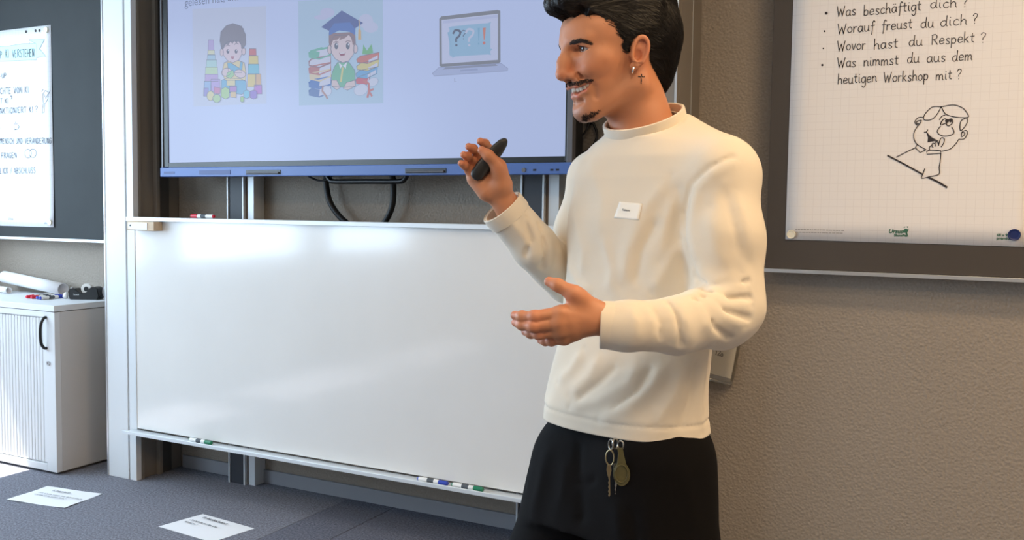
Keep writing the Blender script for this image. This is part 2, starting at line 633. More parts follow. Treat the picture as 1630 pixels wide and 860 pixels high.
def ceiling_lamp(x, y, power, label, sx=1.2, sy=.3):
    t = empty('ceiling_lamp', (x, y, ZC), label, 'lamp', 'ceiling lamps')
    MB().box(-sx / 2 - .03, sx / 2 + .03, -sy / 2 - .03, sy / 2 + .03, -.05, 0, .004).build('housing', M['post'], t)
    MB().box(-sx / 2, sx / 2, -sy / 2, sy / 2, -.056, -.0505).build('diffuser', M['lamp_glow'], t)
    area_light('lamp_light', (x, y, ZC - .065), (0, 0, -1), sx, sy, power, (1.0, 0.70, 0.40))


ceiling_lamp(.75, -1.45, 40, 'warm ceiling lamp nearest the flip chart')
ceiling_lamp(.3, -3.4, 42, 'warm ceiling lamp over the camera')
ceiling_lamp(-1.9, -3.2, 12, 'warm ceiling lamp over the middle of the room')
ceiling_lamp(1.9, -2.4, 40, 'warm ceiling lamp near the right wall')

# ---------------------------------------------------------------- board columns and lifting posts
def board_column(x0, x1, inner, label, fm='post'):
    """extruded column, front at y=-.28; inner = +1 when the board side is at x1"""
    t = empty('board_column', ((x0 + x1) / 2, -.14, 0), label, 'column', 'tall board columns')
    ox, oy = (x0 + x1) / 2, -.14
    a, b = (x0, x1) if inner > 0 else (x1, x0)      # a outer edge, b inner edge
    s = 1 if inner > 0 else -1

    def B(xa, xb, ya, yb, name, m, bev=.002):
        return MB().box(min(xa, xb) - ox, max(xa, xb) - ox, ya - oy, yb - oy, 0, 2.85, bev).build(name, M[m], t)
    B(a, a + s * .138, -.28, -.245, 'front_plate', fm)
    B(a + s * .138, a + s * .148, -.268, -.245, 'groove', 'groove', 0)
    B(a + s * .148, b, -.28, -.25, 'rail', fm)
    B(a, b - s * .012, -.245, -.002, 'body', 'channel')
    B(b - s * .012, b, -.248, -.232, 'side_rib', 'channel')
    B(b - s * .012, b + s * .012, -.155, -.136, 'side_rib', 'channel')
    B(b - s * .012, b - s * .002, -.136, -.07, 'side_panel', 'channel_dark')
    B(a - s * .0015, a + s * .006, -.283, -.2795, 'edge_trim', 'alu', 0)
    B(a - s * .002, a + s * .004, -.112, -.107, 'edge_trim', 'alu', 0)
    return t


board_column(-3.60, -3.41, 1, 'white board column beside the cabinet')
board_column(-1.075, -.885, -1, 'grey board column behind the man, beside the flip chart', 'channel')


def lift_post(x0, x1, label):
    ox = (x0 + x1) / 2
    t = empty('lift_post', (ox, -.05, 0), label, 'post', 'slim lifting posts on the wall')

    def B(xa, xb, ya, yb, name, m):
        return MB().box(xa - ox, xb - ox, ya + .05, yb + .05, 0, 2.7, .001).build(name, M[m], t)
    B(x0, x0 + .008, -.086, -.01, 'edge', 'alu_white')
    B(x0 + .008, x0 + .092, -.08, -.01, 'face', 'dark_panel')
    B(x0 + .092, x0 + .1, -.086, -.01, 'edge', 'alu_white')
    B(x0 + .1, x0 + .112, -.07, -.01, 'slot', 'groove')
    B(x0 + .112, x1, -.072, -.002, 'side', 'alu_white')


lift_post(-3.033, -2.885, 'slim post under the left end of the screen')
lift_post(-1.545, -1.39, 'slim post under the right end of the screen')

# ---------------------------------------------------------------- whiteboard
wx0, wx1 = -3.385, -1.10
wt = empty('whiteboard', ((wx0 + wx1) / 2, -.29, .23), 'long blank white enamel board hung between the columns', 'whiteboard')
wo = Vector(((wx0 + wx1) / 2, -.29, .23))


def W(name, m, *b, bev=.0015, par=wt):
    return MB().box(b[0] - wo.x, b[1] - wo.x, b[2] - wo.y, b[3] - wo.y, b[4] - wo.z, b[5] - wo.z, bev).build(name, M[m], par)


W('panel', 'whiteboard', wx0 + .004, wx1, -.298, -.288, .256, 1.206)
W('side_frame', 'alu_white', wx0 - .002, wx0 + .006, -.301, -.285, .25, 1.21)
W('top_rail', 'alu_white', wx0 - .03, wx1, -.318, -.283, 1.204, 1.222)
W('tray', 'alu_white', wx0 - .03, wx1, -.35, -.283, .238, .246)
W('tray_lip', 'alu_white', wx0 - .03, wx1, -.354, -.347, .238, .254)
W('backing', 'channel', wx0 + .01, wx1, -.288, -.283, .25, 1.21)

e = empty('board_eraser', (-3.29, -.318, 1.185), 'small wooden felt eraser at the top left corner of the whiteboard', 'eraser')
MB().box(-.085, .085, -.028, .0195, -.0225, .0185, .003).build('block', M['wood'], e)
MB().box(-.075, .045, -.0305, -.0275, -.0185, .0135, .001).build('label_plate', M['eraser_white'], e)
MB().cyl((-.06, -.0315, 0), (-.06, -.0295, 0), .004).build('screw', M['black'], e)


def marker(name, base, direction, L, color, label, group, r=.0085, cap_at_end=True, ground=True):
    d = Vector(direction).normalized()
    base = Vector(base)
    t = empty(name, base, label, 'marker', group)
    MB().cyl((0, 0, 0), d * L * .68, r, seg=16).build('barrel', M['mk_white'], t, smooth=True)
    MB().cyl(d * L * .7, d * L * .97, r * 1.06, r * .96, seg=16).cyl(d * L * .97, d * L, r * .9, r * .55, seg=16).build('cap', M[color], t, smooth=True)
    MB().cyl(d * L * .66, d * L * .705, r * .9, seg=16).build('collar', M[color], t, smooth=True)
    MB().cyl(-d * .006, d * .0002, r * .7, r * .98, seg=16).build('end_plug', M[color], t, smooth=True)
    MB().cyl(d * L * .3, d * L * .52, r * 1.012, seg=16).build('print_band', M['ink_soft'], t, smooth=True)
    return t


marker('marker_pen', (-2.899, -.302, 1.2315), (-1, 0, 0), .13, 'red', 'red-capped marker lying on the top rail of the whiteboard', 'marker pens on the whiteboard')
marker('marker_pen', (-3.02, -.325, .2552), (1, 0, 0), .128, 'green', 'green-capped marker alone on the tray below the left of the whiteboard', 'marker pens on the whiteboard')
marker('marker_pen', (-1.835, -.328, .2552), (1, 0, 0), .128, 'blue', 'blue-capped marker on the whiteboard tray near the man', 'marker pens on the whiteboard')
marker('marker_pen', (-1.685, -.328, .2552), (1, 0, 0), .128, 'green', 'green-capped marker on the whiteboard tray next to the man', 'marker pens on the whiteboard')

# ---------------------------------------------------------------- big screen
ty = -.222
tx0, tx1 = -3.283, -1.272
tvo = Vector(((tx0 + tx1) / 2, -.16, 1.405))
tv = empty('display_screen', tvo, 'large interactive display showing a slide of three pictures', 'screen')


def T_(name, m, *b, bev=.003, par=tv):
    return MB().box(b[0] - tvo.x, b[1] - tvo.x, b[2] - tvo.y, b[3] - tvo.y, b[4] - tvo.z, b[5] - tvo.z, bev).build(name, M[m], par)


sx0, sx1, sz0, sz1 = -3.243, -1.302, 1.468, 2.56
T_('housing', 'black', tx0 + .006, tx1 - .006, -.205, -.12, 1.41, 2.60)
T_('bezel', 'bezel', tx0 + .01, sx0, -.226, -.2, 1.449, 2.60, bev=.001)
T_('bezel', 'bezel', sx1, tx1 - .022, -.226, -.2, 1.449, 2.60, bev=.001)
T_('bezel', 'bezel', sx0, sx1, -.226, -.2, 1.443, sz0, bev=.001)
T_('bezel', 'bezel', sx0, sx1, -.226, -.2, sz1, 2.60, bev=.001)
T_('side_frame', 'bezel_grey', tx1 - .022, tx1, -.23, -.2, 1.44, 2.60, bev=.001)
T_('side_frame', 'bezel_grey', tx0, tx0 + .01, -.23, -.2, 1.44, 2.60, bev=.001)
bar = T_('control_bar', 'blue_bar', tx0 - .003, tx1 + .002, -.236, -.19, 1.404, 1.446)
M['pen_tray'] = mat('pen_slot', (20, 24, 40), .3)
for (a, b) in ((-2.775, -2.585), (-1.968, -1.783)):
    T_('pen_slot', 'pen_tray', a, b, -.238, -.235, 1.411, 1.43, bev=.001, par=bar).parent = bar
    o = MB().cyl((a + .008 - tvo.x, -.24 - tvo.y, 1.4175 - tvo.z), (b - .008 - tvo.x, -.24 - tvo.y, 1.4175 - tvo.z), .0042, seg=12).build('stylus', M['bezel_grey'], bar, smooth=True)
T_('speaker_grille', 'blue_dark', -3.045, -2.865, -.2375, -.2355, 1.413, 1.431, bev=.0005, par=bar)
T_('speaker_grille', 'blue_dark', -1.60, -1.545, -.2375, -.2355, 1.413, 1.431, bev=.0005, par=bar)
o = MB().cyl((-1.4575 - tvo.x, -.239 - tvo.y, 1.42 - tvo.z), (-1.4575 - tvo.x, -.2355 - tvo.y, 1.42 - tvo.z), .008).build('power_button', M['bezel_grey'], bar)
for xx in (-1.415, -1.347, -1.325):
    T_('port', 'pen_tray', xx - .006, xx + .006, -.2375, -.2355, 1.4165, 1.4235, bev=.0004, par=bar)
T_('brand_plate', 'blue_dark', -3.262, -3.195, -.2368, -.2355, 1.417, 1.427, bev=.0004, par=bar)


def screen_mat(name, rgb, s=.55):
    return mat(name, (20, 20, 24), .28, spec=.35, emit=rgb, estr=s)


M['screen'] = screen_mat('screen_lit', (196, 212, 255), .92)
MB().box(sx0 - tvo.x, sx1 - tvo.x, ty - tvo.y, -.2 - tvo.y, sz0 - tvo.z, sz1 - tvo.z).build('screen', M['screen'], tv)

_sc = {}


def S(rgb):  # picture colours mixed toward the screen blue: glare wash-out put into the colour
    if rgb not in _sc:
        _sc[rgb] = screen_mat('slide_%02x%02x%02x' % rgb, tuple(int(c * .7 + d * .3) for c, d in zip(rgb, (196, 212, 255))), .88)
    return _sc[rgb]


def ell(cx, cy, rx, ry, n=20, a0=0.0, a1=2 * math.pi, rot=0.0):
    out = []
    for k in range(n):
        a = a0 + (a1 - a0) * k / (n if abs(a1 - a0 - 2 * math.pi) < 1e-6 else n - 1)
        x, y = rx * math.cos(a), ry * math.sin(a)
        out.append((cx + x * math.cos(rot) - y * math.sin(rot), cy + x * math.sin(rot) + y * math.cos(rot)))
    return out


class Slide:
    """picture on the screen, shapes given in enlarged-photo coordinates"""

    def __init__(self, u0, v0, k):
        self.u0, self.v0, self.k = u0, v0, k
        self.ink = Ink(ty)
        self.layer = 0

    def p(self, x, y):
        q = on_wall(self.u0 + x / self.k, self.v0 + y / self.k, ty)
        return (q.x - tvo.x, q.z - tvo.z)

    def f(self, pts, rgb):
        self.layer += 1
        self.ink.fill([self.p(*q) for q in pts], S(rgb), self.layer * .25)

    def fl(self, pts, rgb, line=(96, 100, 120), w=.0022):
        self.f(pts, rgb)
        self.s(list(pts) + [pts[0]], line, w)

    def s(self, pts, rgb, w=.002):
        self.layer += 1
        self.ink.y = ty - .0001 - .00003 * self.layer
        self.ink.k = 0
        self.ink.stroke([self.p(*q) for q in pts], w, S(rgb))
        self.ink.y = ty

    def done(self, name):
        o = self.ink.build(name, tv)
        o.location = (0, -tvo.y, 0)
        return o


LN = (110, 112, 132)
# child with building blocks
s = Slide(310, 25, 5.731)
s.f([(-20, -60), (650, -90), (655, 800), (-10, 830)], (204, 214, 243))


def block(x0, x1, y0, y1, c, sk=0):
    s.fl([(x0, y0), (x1, y0 - sk), (x1 + 3, y1 - sk), (x0 - 3, y1)], c, LN)


for (x0, x1, y0, y1, c) in ((125, 173, 222, 315, (186, 168, 226)), (122, 180, 315, 355, (222, 224, 190)), (118, 186, 357, 405, (166, 204, 232)), (108, 200, 405, 470, (176, 220, 222)), (100, 208, 470, 535, (194, 226, 178)), (96, 212, 535, 598, (190, 160, 222)), (88, 150, 598, 735, (150, 186, 236)), (150, 230, 580, 690, (186, 160, 232)), (84, 125, 660, 735, (150, 140, 214))):
    block(x0, x1, y0, y1, c)
for (x0, x1, y0, y1, c) in ((500, 560, 302, 362, (206, 108, 112)), (496, 578, 366, 442, (226, 206, 122)), (490, 585, 442, 530, (118, 196, 222)), (484, 560, 535, 650, (226, 204, 124)), (556, 604, 532, 640, (222, 176, 128)), (545, 612, 632, 715, (190, 120, 208))):
    block(x0, x1, y0, y1, c)
s.fl([(245, 590), (300, 570), (420, 575), (470, 600), (475, 690), (430, 720), (300, 700), (245, 660)], (112, 178, 218), LN)       # legs
s.fl([(270, 430), (330, 410), (400, 410), (455, 430), (470, 530), (465, 590), (280, 590), (250, 520)], (230, 212, 160), LN)       # shirt
s.fl([(300, 430), (330, 430), (410, 480), (420, 420), (440, 430), (430, 520), (310, 520)], (112, 180, 220), LN)                    # bib
s.fl(ell(290, 515, 46, 36, rot=-.4), (226, 204, 212), LN)
s.fl(ell(415, 530, 52, 36, rot=.3), (226, 204, 212), LN)
s.fl([(300, 520), (350, 495), (362, 545), (330, 575), (290, 560)], (160, 212, 150), LN)
s.fl(ell(248, 335, 16, 34), (224, 202, 212), LN)
s.fl(ell(448, 325, 18, 34), (224, 202, 212), LN)
s.fl([(258, 280), (300, 240), (400, 230), (435, 280), (432, 350), (405, 405), (350, 430), (300, 410), (264, 360)], (226, 206, 218), LN)  # face
s.fl([(240, 150), (290, 92), (350, 72), (415, 92), (440, 118), (465, 170), (468, 260), (448, 300), (430, 300), (425, 262), (400, 228), (380, 250), (365, 226), (345, 258), (330, 232), (310, 262), (285, 262), (258, 310), (246, 300), (232, 230)], (132, 128, 142), LN)
s.f([(420, 96), (432, 92), (438, 112), (452, 120), (440, 142), (425, 130)], (132, 128, 142))
for ex in (305, 380):
    s.f(ell(ex, 326, 13, 20), (92, 92, 112))
    s.f(ell(ex + 4, 318, 4, 6), (230, 232, 245))
s.s([(285, 280), (305, 268), (322, 276)], (120, 112, 128), .003)
s.s([(365, 264), (385, 250), (402, 260)], (120, 112, 128), .003)
s.f([(330, 372), (365, 372), (355, 396), (342, 400)], (176, 110, 128))
for pts, c in (([(295, 590), (372, 590), (372, 640), (295, 640)], (226, 214, 160)), ([(322, 645), (385, 645), (385, 695), (322, 695)], (178, 124, 200)), ([(330, 695), (380, 695), (380, 750), (330, 745)], (226, 196, 140)), ([(245, 672), (282, 650), (318, 670), (318, 745), (282, 762), (245, 742)], (172, 214, 140)), ([(180, 650), (238, 660), (232, 715), (182, 712)], (206, 122, 170)), ([(450, 692), (478, 678), (502, 692), (502, 745), (476, 758), (450, 745)], (120, 200, 228)), ([(508, 692), (540, 680), (570, 690), (570, 750), (540, 762), (508, 748)], (146, 116, 208)), ([(420, 742), (436, 736), (452, 744), (450, 786), (434, 790), (420, 782)], (160, 204, 120))):
    s.fl(pts, c, LN)
s.fl(ell(148, 732, 33, 44), (224, 216, 156), LN)
s.fl(ell(204, 756, 36, 38), (176, 216, 150), LN)
s.done('slide_picture')

# graduate among books
s = Slide(475, 5, 5.212)
s.f([(0, -20), (700, -40), (705, 830), (5, 850)], (178, 208, 236))
s.f(ell(560, 150, 60, 60), (202, 208, 240))
s.f(ell(600, 200, 62, 45), (202, 208, 240))
s.f(ell(240, 80, 60, 40), (196, 202, 238))
s.f(ell(190, 118, 60, 20), (196, 202, 238))


def bookL(y, c, h=62, x0=90, x1=270, page=(212, 216, 238)):
    s.fl([(x0, y + 28), (x0 + 20, y + 8), (x1, y - 22), (x1, y - 22 + h), (x0 + 85, y + h + 16), (x0, y + h)], page, c, .006)
    s.f([(x0 - 6, y + 24), (x0 + 18, y + 4), (x0 + 88, y + 20), (x0 + 80, y + h + 16), (x0 - 2, y + h)], c if c != (150, 110, 120) else page)


bookL(700, (86, 116, 176), page=(206, 212, 238))
bookL(632, (76, 114, 188))
bookL(572, (222, 204, 168), 58, 96)
bookL(516, (186, 112, 112))
bookL(456, (150, 110, 120))
bookL(386, (110, 184, 160))
s.f([(95, 395), (190, 366), (255, 376), (110, 405)], (110, 184, 160))


def bookR(y, c, h=66, x0=484, x1=672):
    s.fl([(x0, y + 26), (x0 + 30, y), (x1, y - 32), (x1 - 8, y + 26), (x0 + 90, y + h), (x0 + 6, y + h - 10)], c, LN)
    s.f([(x0 + 98, y + 34), (x1 - 14, y - 8), (x1 - 14, y + 22), (x0 + 98, y + h - 8)], (212, 216, 240))


bookR(610, (206, 92, 104), 70, 476, 600)
bookR(560, (106, 168, 222), 66, 478, 660)
bookR(500, (220, 206, 130), 62)
bookR(440, (206, 116, 104), 62, 484, 674)
s.f([(532, 425), (540, 345), (570, 395), (608, 340), (622, 412), (580, 425)], (112, 186, 122))
for (cx, cy, rx, ry, rot) in ((235, 730, 42, 42, 0), (520, 720, 60, 46, -.4), (620, 655, 46, 34, -.5)):
    s.fl(ell(cx, cy, rx, ry, rot=rot), (212, 218, 242), (170, 184, 214))
s.s([(205, 690), (200, 730), (232, 770), (240, 790)], (178, 128, 118), .008)
s.s([(545, 645), (585, 670), (588, 730), (575, 780)], (204, 110, 104), .010)
s.s([(588, 730), (622, 715)], (204, 110, 104), .008)
s.s([(588, 735), (610, 770)], (204, 110, 104), .008)
s.fl([(330, 490), (420, 490), (470, 560), (475, 690), (380, 700), (280, 690), (275, 600), (300, 530)], (112, 186, 148), LN)
s.fl([(275, 640), (320, 640), (350, 700), (320, 720), (280, 690)], (222, 200, 200), LN)
s.fl([(470, 640), (400, 660), (375, 710), (410, 722), (475, 690)], (222, 200, 200), LN)
s.f([(335, 490), (368, 520), (350, 545)], (232, 236, 248))
s.f([(405, 490), (372, 520), (395, 545)], (232, 236, 248))
s.s([(370, 540), (355, 650)], (216, 206, 130), .009)
s.fl(ell(262, 385, 18, 38), (222, 200, 204), LN)
s.fl(ell(475, 380, 18, 36), (222, 200, 204), LN)
s.fl([(265, 330), (300, 270), (430, 265), (470, 310), (462, 420), (420, 480), (370, 495), (310, 465), (275, 410)], (226, 206, 210), LN)
s.f([(255, 250), (472, 240), (478, 340), (455, 350), (440, 290), (420, 262), (390, 290), (340, 310), (352, 280), (325, 305), (290, 310), (268, 372), (255, 330)], (142, 116, 118))
s.f([(258, 215), (300, 165), (430, 155), (475, 205), (472, 265), (430, 240), (340, 228), (255, 270)], (84, 116, 190))
s.f([(192, 200), (362, 62), (540, 165), (470, 212), (430, 160), (300, 168), (255, 230)], (84, 98, 156))
s.s([(505, 140), (512, 215)], (222, 190, 140), .004)
s.f([(500, 225), (512, 212), (522, 230), (524, 305), (498, 305)], (222, 178, 112))
for ex in (317, 413):
    s.f(ell(ex, 356, 16, 28), (96, 100, 116))
    s.f(ell(ex + 5, 344, 5, 8), (230, 234, 246))
s.s([(295, 330), (315, 318), (335, 326)], (120, 100, 108), .003)
s.s([(392, 325), (412, 312), (434, 318)], (120, 100, 108), .003)
s.f([(340, 412), (395, 408), (385, 436), (352, 440)], (150, 84, 100))
s.f([(345, 412), (390, 409), (386, 418), (350, 421)], (238, 238, 246))
s.done('slide_picture')

# laptop with question and exclamation marks
s = Slide(680, 5, 6.615)
s.fl([(55, 740), (120, 680), (780, 635), (852, 690), (848, 712), (75, 768)], (176, 190, 232), (150, 160, 200))
s.f([(160, 700), (200, 672), (715, 638), (742, 660)], (140, 146, 172))
s.f([(350, 702), (530, 688), (535, 706), (345, 720)], (152, 166, 208))
s.f([(128, 165), (150, 140), (740, 72), (770, 80), (772, 620), (750, 634), (150, 672), (130, 660)], (124, 126, 132))
s.f([(152, 178), (746, 112), (746, 598), (156, 640)], (208, 216, 248))
s.f([(165, 186), (744, 124), (744, 152), (165, 216)], (192, 202, 240))
s.f(crom([(235, 270), (258, 246), (640, 210), (664, 222), (664, 520), (640, 540), (300, 562), (274, 582), (262, 562), (234, 540), (234, 322), (214, 310), (234, 300)], 2, True), (150, 196, 228))
s.f([(660, 480), (688, 482), (660, 512)], (150, 196, 228))


def qmark(x, y, h, rgb, w):
    g = GL['?'][1]
    k = h / 1.75
    s.s([(x + q[0] * k * 1.15, y - q[1] * k) for q in crom(g[0], 6)], rgb, w)
    s.f(ell(x + .42 * k * 1.15, y - .07 * k, w * 1500, w * 1500), rgb)


qmark(262, 450, 165, (84, 90, 108), .0085)
qmark(356, 380, 92, (100, 112, 140), .0035)
qmark(395, 450, 175, (206, 212, 238), .0085)
s.f([(532, 262), (555, 260), (548, 400), (540, 400)], (122, 178, 214))
s.f(ell(543, 428, 9, 11), (122, 178, 214))
s.f([(586, 262), (618, 258), (606, 388), (596, 388)], (222, 122, 100))
s.f(ell(600, 420, 14, 16), (222, 110, 96))
s.s([(290, 790), (290, 830), (308, 826)], (150, 160, 190), .002)
s.done('slide_picture')

# heading line of the slide, cut by the top of the photograph
p_ = on_wall(294, 10.5, ty)
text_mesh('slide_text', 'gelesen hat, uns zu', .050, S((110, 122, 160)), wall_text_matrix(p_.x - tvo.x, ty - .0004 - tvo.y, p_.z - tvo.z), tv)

# black carrying bracket and cables below the screen
MB().tube(crom([(-2.40, -.16, 1.46), (-2.40, -.165, 1.415), (-2.385, -.165, 1.39), (-2.355, -.165, 1.383), (-2.20, -.165, 1.383), (-2.05, -.165, 1.383), (-2.02, -.165, 1.39), (-2.005, -.165, 1.415), (-2.005, -.16, 1.46)], 6), .0105, 10).build('handle_bracket', M['black'], tv, smooth=True, origin=None).location = -tvo
MB().tube(crom([(-2.44, -.085, 1.50), (-2.485, -.06, 1.45), (-2.495, -.05, 1.37), (-2.47, -.05, 1.29), (-2.40, -.05, 1.22), (-2.30, -.05, 1.175), (-2.22, -.05, 1.19), (-2.16, -.05, 1.27), (-2.145, -.055, 1.36), (-2.15, -.07, 1.44), (-2.17, -.085, 1.5)], 8), .013, 10).build('power_cable', M['black_rubber'], None, label='thick black cable hanging in a loop below the screen', cat='cable', smooth=True)
MB().tube(crom([(-2.60, -.10, 1.44), (-2.55, -.09, 1.405), (-2.50, -.082, 1.39), (-2.44, -.09, 1.405), (-2.40, -.10, 1.45)], 6), .0045, 8).build('thin_cable', M['black_rubber'], None, label='thin black lead crossing the thick cable under the screen', cat='cable', smooth=True)
cb = empty('plug_cable', (-1.305, -.05, 1.60), 'thin black cable with a plug beside the right edge of the screen', 'cable')
MB().tube(crom([(-.04, -.06, -.13), (.02, 0, -.10), (.045, .02, -.05), (.03, .02, 0), (-.005, .02, .03), (-.05, 0, .02)], 6), .005, 8).build('lead', M['black_rubber'], cb, smooth=True)
MB().box(-.012, .012, -.01, .01, -.03, .03, .003, M=Matrix.Translation((.025, .02, .025)) @ Matrix.Rotation(.6, 4, 'Y')).build('plug', M['black'], cb)
MB().tube(crom([(-.05, 0, -.06), (.0, 0, -.04), (.02, .01, .005)], 6), .004, 8).build('lead', M['black_rubber'], cb, smooth=True)

# ---------------------------------------------------------------- chalkboard with agenda sheet (left)
co = Vector((-4.25, -.05, 1.09))
cbd = empty('chalkboard', co, 'slate-grey chalkboard above the cabinet', 'board')


def Cb(name, m, *b, bev=.001):
    return MB().box(b[0] - co.x, b[1] - co.x, b[2] - co.y, b[3] - co.y, b[4] - co.z, b[5] - co.z, bev).build(name, M[m], cbd)


Cb('panel', 'chalk', -4.94, -3.62, -.075, -.03, 1.10, 2.55)
Cb('bottom_rail', 'alu_white', -4.94, -3.62, -.088, -.03, 1.086, 1.1)
Cb('wall_mount', 'channel', -4.85, -3.8, -.03, -.001, 1.2, 2.4)
sh = MB()
# sheet, slightly wavy at the lower corner
vs = []
N1, N2 = 12, 16
for i in range(N1 + 1):
    for j in range(N2 + 1):
        x = -4.905 + .681 * i / N1
        z = 1.156 + 1.028 * j / N2
        y = -.0765 - .004 * math.exp(-((x + 4.224) ** 2 + (z - 1.156) ** 2) / .02) - .0012 * (1 + math.sin(9 * x + 5 * z)) * .5
        vs.append(sh.bm.verts.new((x, y, z)))
for i in range(N1):
    for j in range(N2):
        a = i * (N2 + 1) + j
        sh.bm.faces.new((vs[a], vs[a + N2 + 1], vs[a + N2 + 2], vs[a + 1]))
M['grid_l'] = grid_paper('squared_paper_cool', (236, 238, 242), (222, 226, 233), 0.025)
sh1 = sh.build('flipchart_sheet', M['grid_l'], None, label='squared flip chart sheet with a teal banner and capital handwriting on the chalkboard', cat='paper', smooth=True)
md = sh1.modifiers.new('thickness', 'SOLIDIFY')
md.thickness = .0006
md.offset = 1
ik = Ink(-.0795)


def lp(u, v):
    q = on_wall(u, v, -.0795)
    return (q.x, q.z)


def c3(x, y):
    return lp(x / 8.6, 30 + y / 8.6)


ik.fill([c3(-200, 395), c3(120, 375), c3(300, 345), c3(495, 338), c3(500, 560), c3(200, 572), c3(-200, 590)], M['teal'], 1)
ik.fill([c3(498, 340), c3(400, 290), c3(608, 282), c3(538, 412), c3(622, 510), c3(500, 528)], M['teal'], 1)
for pts in ([(-200, 395), (120, 375), (300, 345), (495, 338), (500, 560), (200, 572), (-200, 590)], [(400, 345), (400, 290), (608, 282), (538, 412), (622, 510), (500, 528)], [(400, 290), (495, 338)]):
    ik.stroke([c3(*q) for q in pts], .0035, M['ink_soft'])


def left_line(s_, u0, v0, u1, v1, hpx, w=.0034):
    ik = Ink(-.0800)
    a, b = lp(u0, v0), lp(u1, v1)
    t = lp(u0, v0 - hpx)
    ik.write(s_, a[0], a[1], (t[1] - a[1]) / 1.7, w, M['ink_soft'], b[0], (b[1] - a[1]) / (b[0] - a[0]))
    ik.build('handwriting', sh1)


left_line('P', .5, 92.5, 4.5, 92.3, 11, .004)
left_line('KI', 9, 92, 15, 91.7, 13, .004)
left_line('VERSTEHEN', 20, 91.5, 55.5, 90, 12, .004)
left_line('-UP', 0, 125.5, 11, 124, 8)
left_line('CHTE VON KI', 0, 150, 47, 148, 10)
left_line('T KI', 0, 165, 14.5, 164.5, 8)
left_line('?', 16, 161, 20.5, 161, 8)
left_line('NKTIONIERT KI', 0, 181, 54, 179, 9)
left_line('?', 56, 178, 61, 178, 9)
left_line(':', 0, 206, 2, 206, 6)
left_line('MENSCH UND VER\u00c4NDERUNG', 0, 229, 83, 228.5, 8.5)
left_line('FRAGEN', 2, 252, 27, 251.5, 8.5)
left_line('LICK / ABSCHLUSS', 0, 276.5, 57.5, 276, 9)
for c_ in ((44.5, 244.5, 5.5, 7), (52, 244, 5.5, 7)):
    ik.stroke([lp(*q) for q in ell(*c_)] + [lp(c_[0] + c_[2], c_[1])], .0028, M['ink_soft'])
for pts in ([(67, 180), (69, 165), (68, 150), (72, 144), (77, 147), (76, 158), (71, 166), (70, 180), (67, 180)], [(70, 150), (73, 157), (76, 150)], [(66, 146), (69, 142)], [(78, 149), (80, 144)], [(23, 205), (22, 198), (29, 197), (29, 205), (23, 207), (29, 205)], [(29, 200), (31, 202), (29, 204)], [(24, 196), (26, 192)]):
    ik.stroke([lp(*q) for q in pts], .003, M['ink_soft'])
for u_, v_ in ((41.5, 50.3), (56.5, 49), (62.6, 48.6)):
    ik.fill([lp(*q) for q in ell(u_, v_, 1.5, 2.4, 10)], M['ink'], 2)
ik.build('drawing', sh1)
q = lp(13, 350)
text_mesh('maker_print', 'Ursus', .018, M['ink_soft'], wall_text_matrix(q[0], -.0800, q[1]), sh1, shear=.2)
q = lp(71, 356.5)
text_mesh('maker_print', '68 x 99', .012, M['ink_soft'], wall_text_matrix(q[0], -.0815, q[1]), sh1)


def magnet(x, y, z, r, m, label, group='round magnets holding the sheets'):
    return MB().lathe([(r * .96, 0), (r, .002), (r, .006), (r * .9, .008), (r * .75, .0075), (r * .7, .0065)], 24, M=Matrix.Rotation(math.pi / 2, 4, 'X')).build('round_magnet', M[m], None, label, 'magnet', group, smooth=True).__setattr__('location', (x, y, z))


magnet(-4.252, -.0795, 2.160, .016, 'magnet_white', 'white round magnet at the top corner of the agenda sheet')
magnet(-4.246, -.083, 1.180, .0145, 'magnet_white', 'white round magnet at the bottom corner of the agenda sheet')

# ---------------------------------------------------------------- dark board with question sheet (right)
bo = Vector((.2, -.05, 1.08))
bd = empty('flipchart_board', bo, 'dark brown-grey wall board right of the man', 'board')


def Rb(name, m, *b, bev=.001):
    return MB().box(b[0] - bo.x, b[1] - bo.x, b[2] - bo.y, b[3] - bo.y, b[4] - bo.z, b[5] - bo.z, bev).build(name, M[m], bd)


Rb('panel', 'pinboard', -.622, 1.3, -.075, -.012, 1.092, 2.5)
Rb('bottom_rail', 'alu', -.624, 1.3, -.09, -.012, 1.079, 1.0915)
Rb('wall_mount', 'channel', -.4, 1.1, -.012, -.001, 1.2, 2.4)
sh = MB()
vs = []
for i in range(N1 + 1):
    for j in range(N2 + 1):
        x = -.56 + .73 * i / N1
        z = 1.190 + .995 * j / N2 - .0045 * i / N1
        y = -.0768 - .001 * (1 + math.sin(7 * x + 4 * z)) * .5
        vs.append(sh.bm.verts.new((x, y, z)))
for i in range(N1):
    for j in range(N2):
        a = i * (N2 + 1) + j
        sh.bm.faces.new((vs[a], vs[a + N2 + 1], vs[a + N2 + 2], vs[a + 1]))
sh2 = sh.build('flipchart_sheet', M['grid'], None, label='squared flip chart sheet with German questions and a drawn thinking man', cat='paper', smooth=True)
md = sh2.modifiers.new('thickness', 'SOLIDIFY')
md.thickness = .0006
md.offset = 1
ik = Ink(-.0786)


def rp(u, v):
    q_ = on_wall(u, v, -.0786)
    return (q_.x, q_.z)


def right_line(s_, u0, v0, u1, v1, hpx=15.5, w=.0024):
    ik = Ink(-.0786)
    a, b = rp(u0, v0), rp(u1, v1)
    t = rp(u0, v0 - hpx)
    ik.write(s_, a[0], a[1], (t[1] - a[1]) / 1.7, w, M['ink'], b[0], (b[1] - a[1]) / (b[0] - a[0]), .05)
    ik.build('handwriting', sh2)


def rl(s_, x0, y0, x1, y1):
    right_line(s_, 1240 + x0 / 4.179, y0 / 4.179, 1240 + x1 / 4.179, y1 / 4.179)


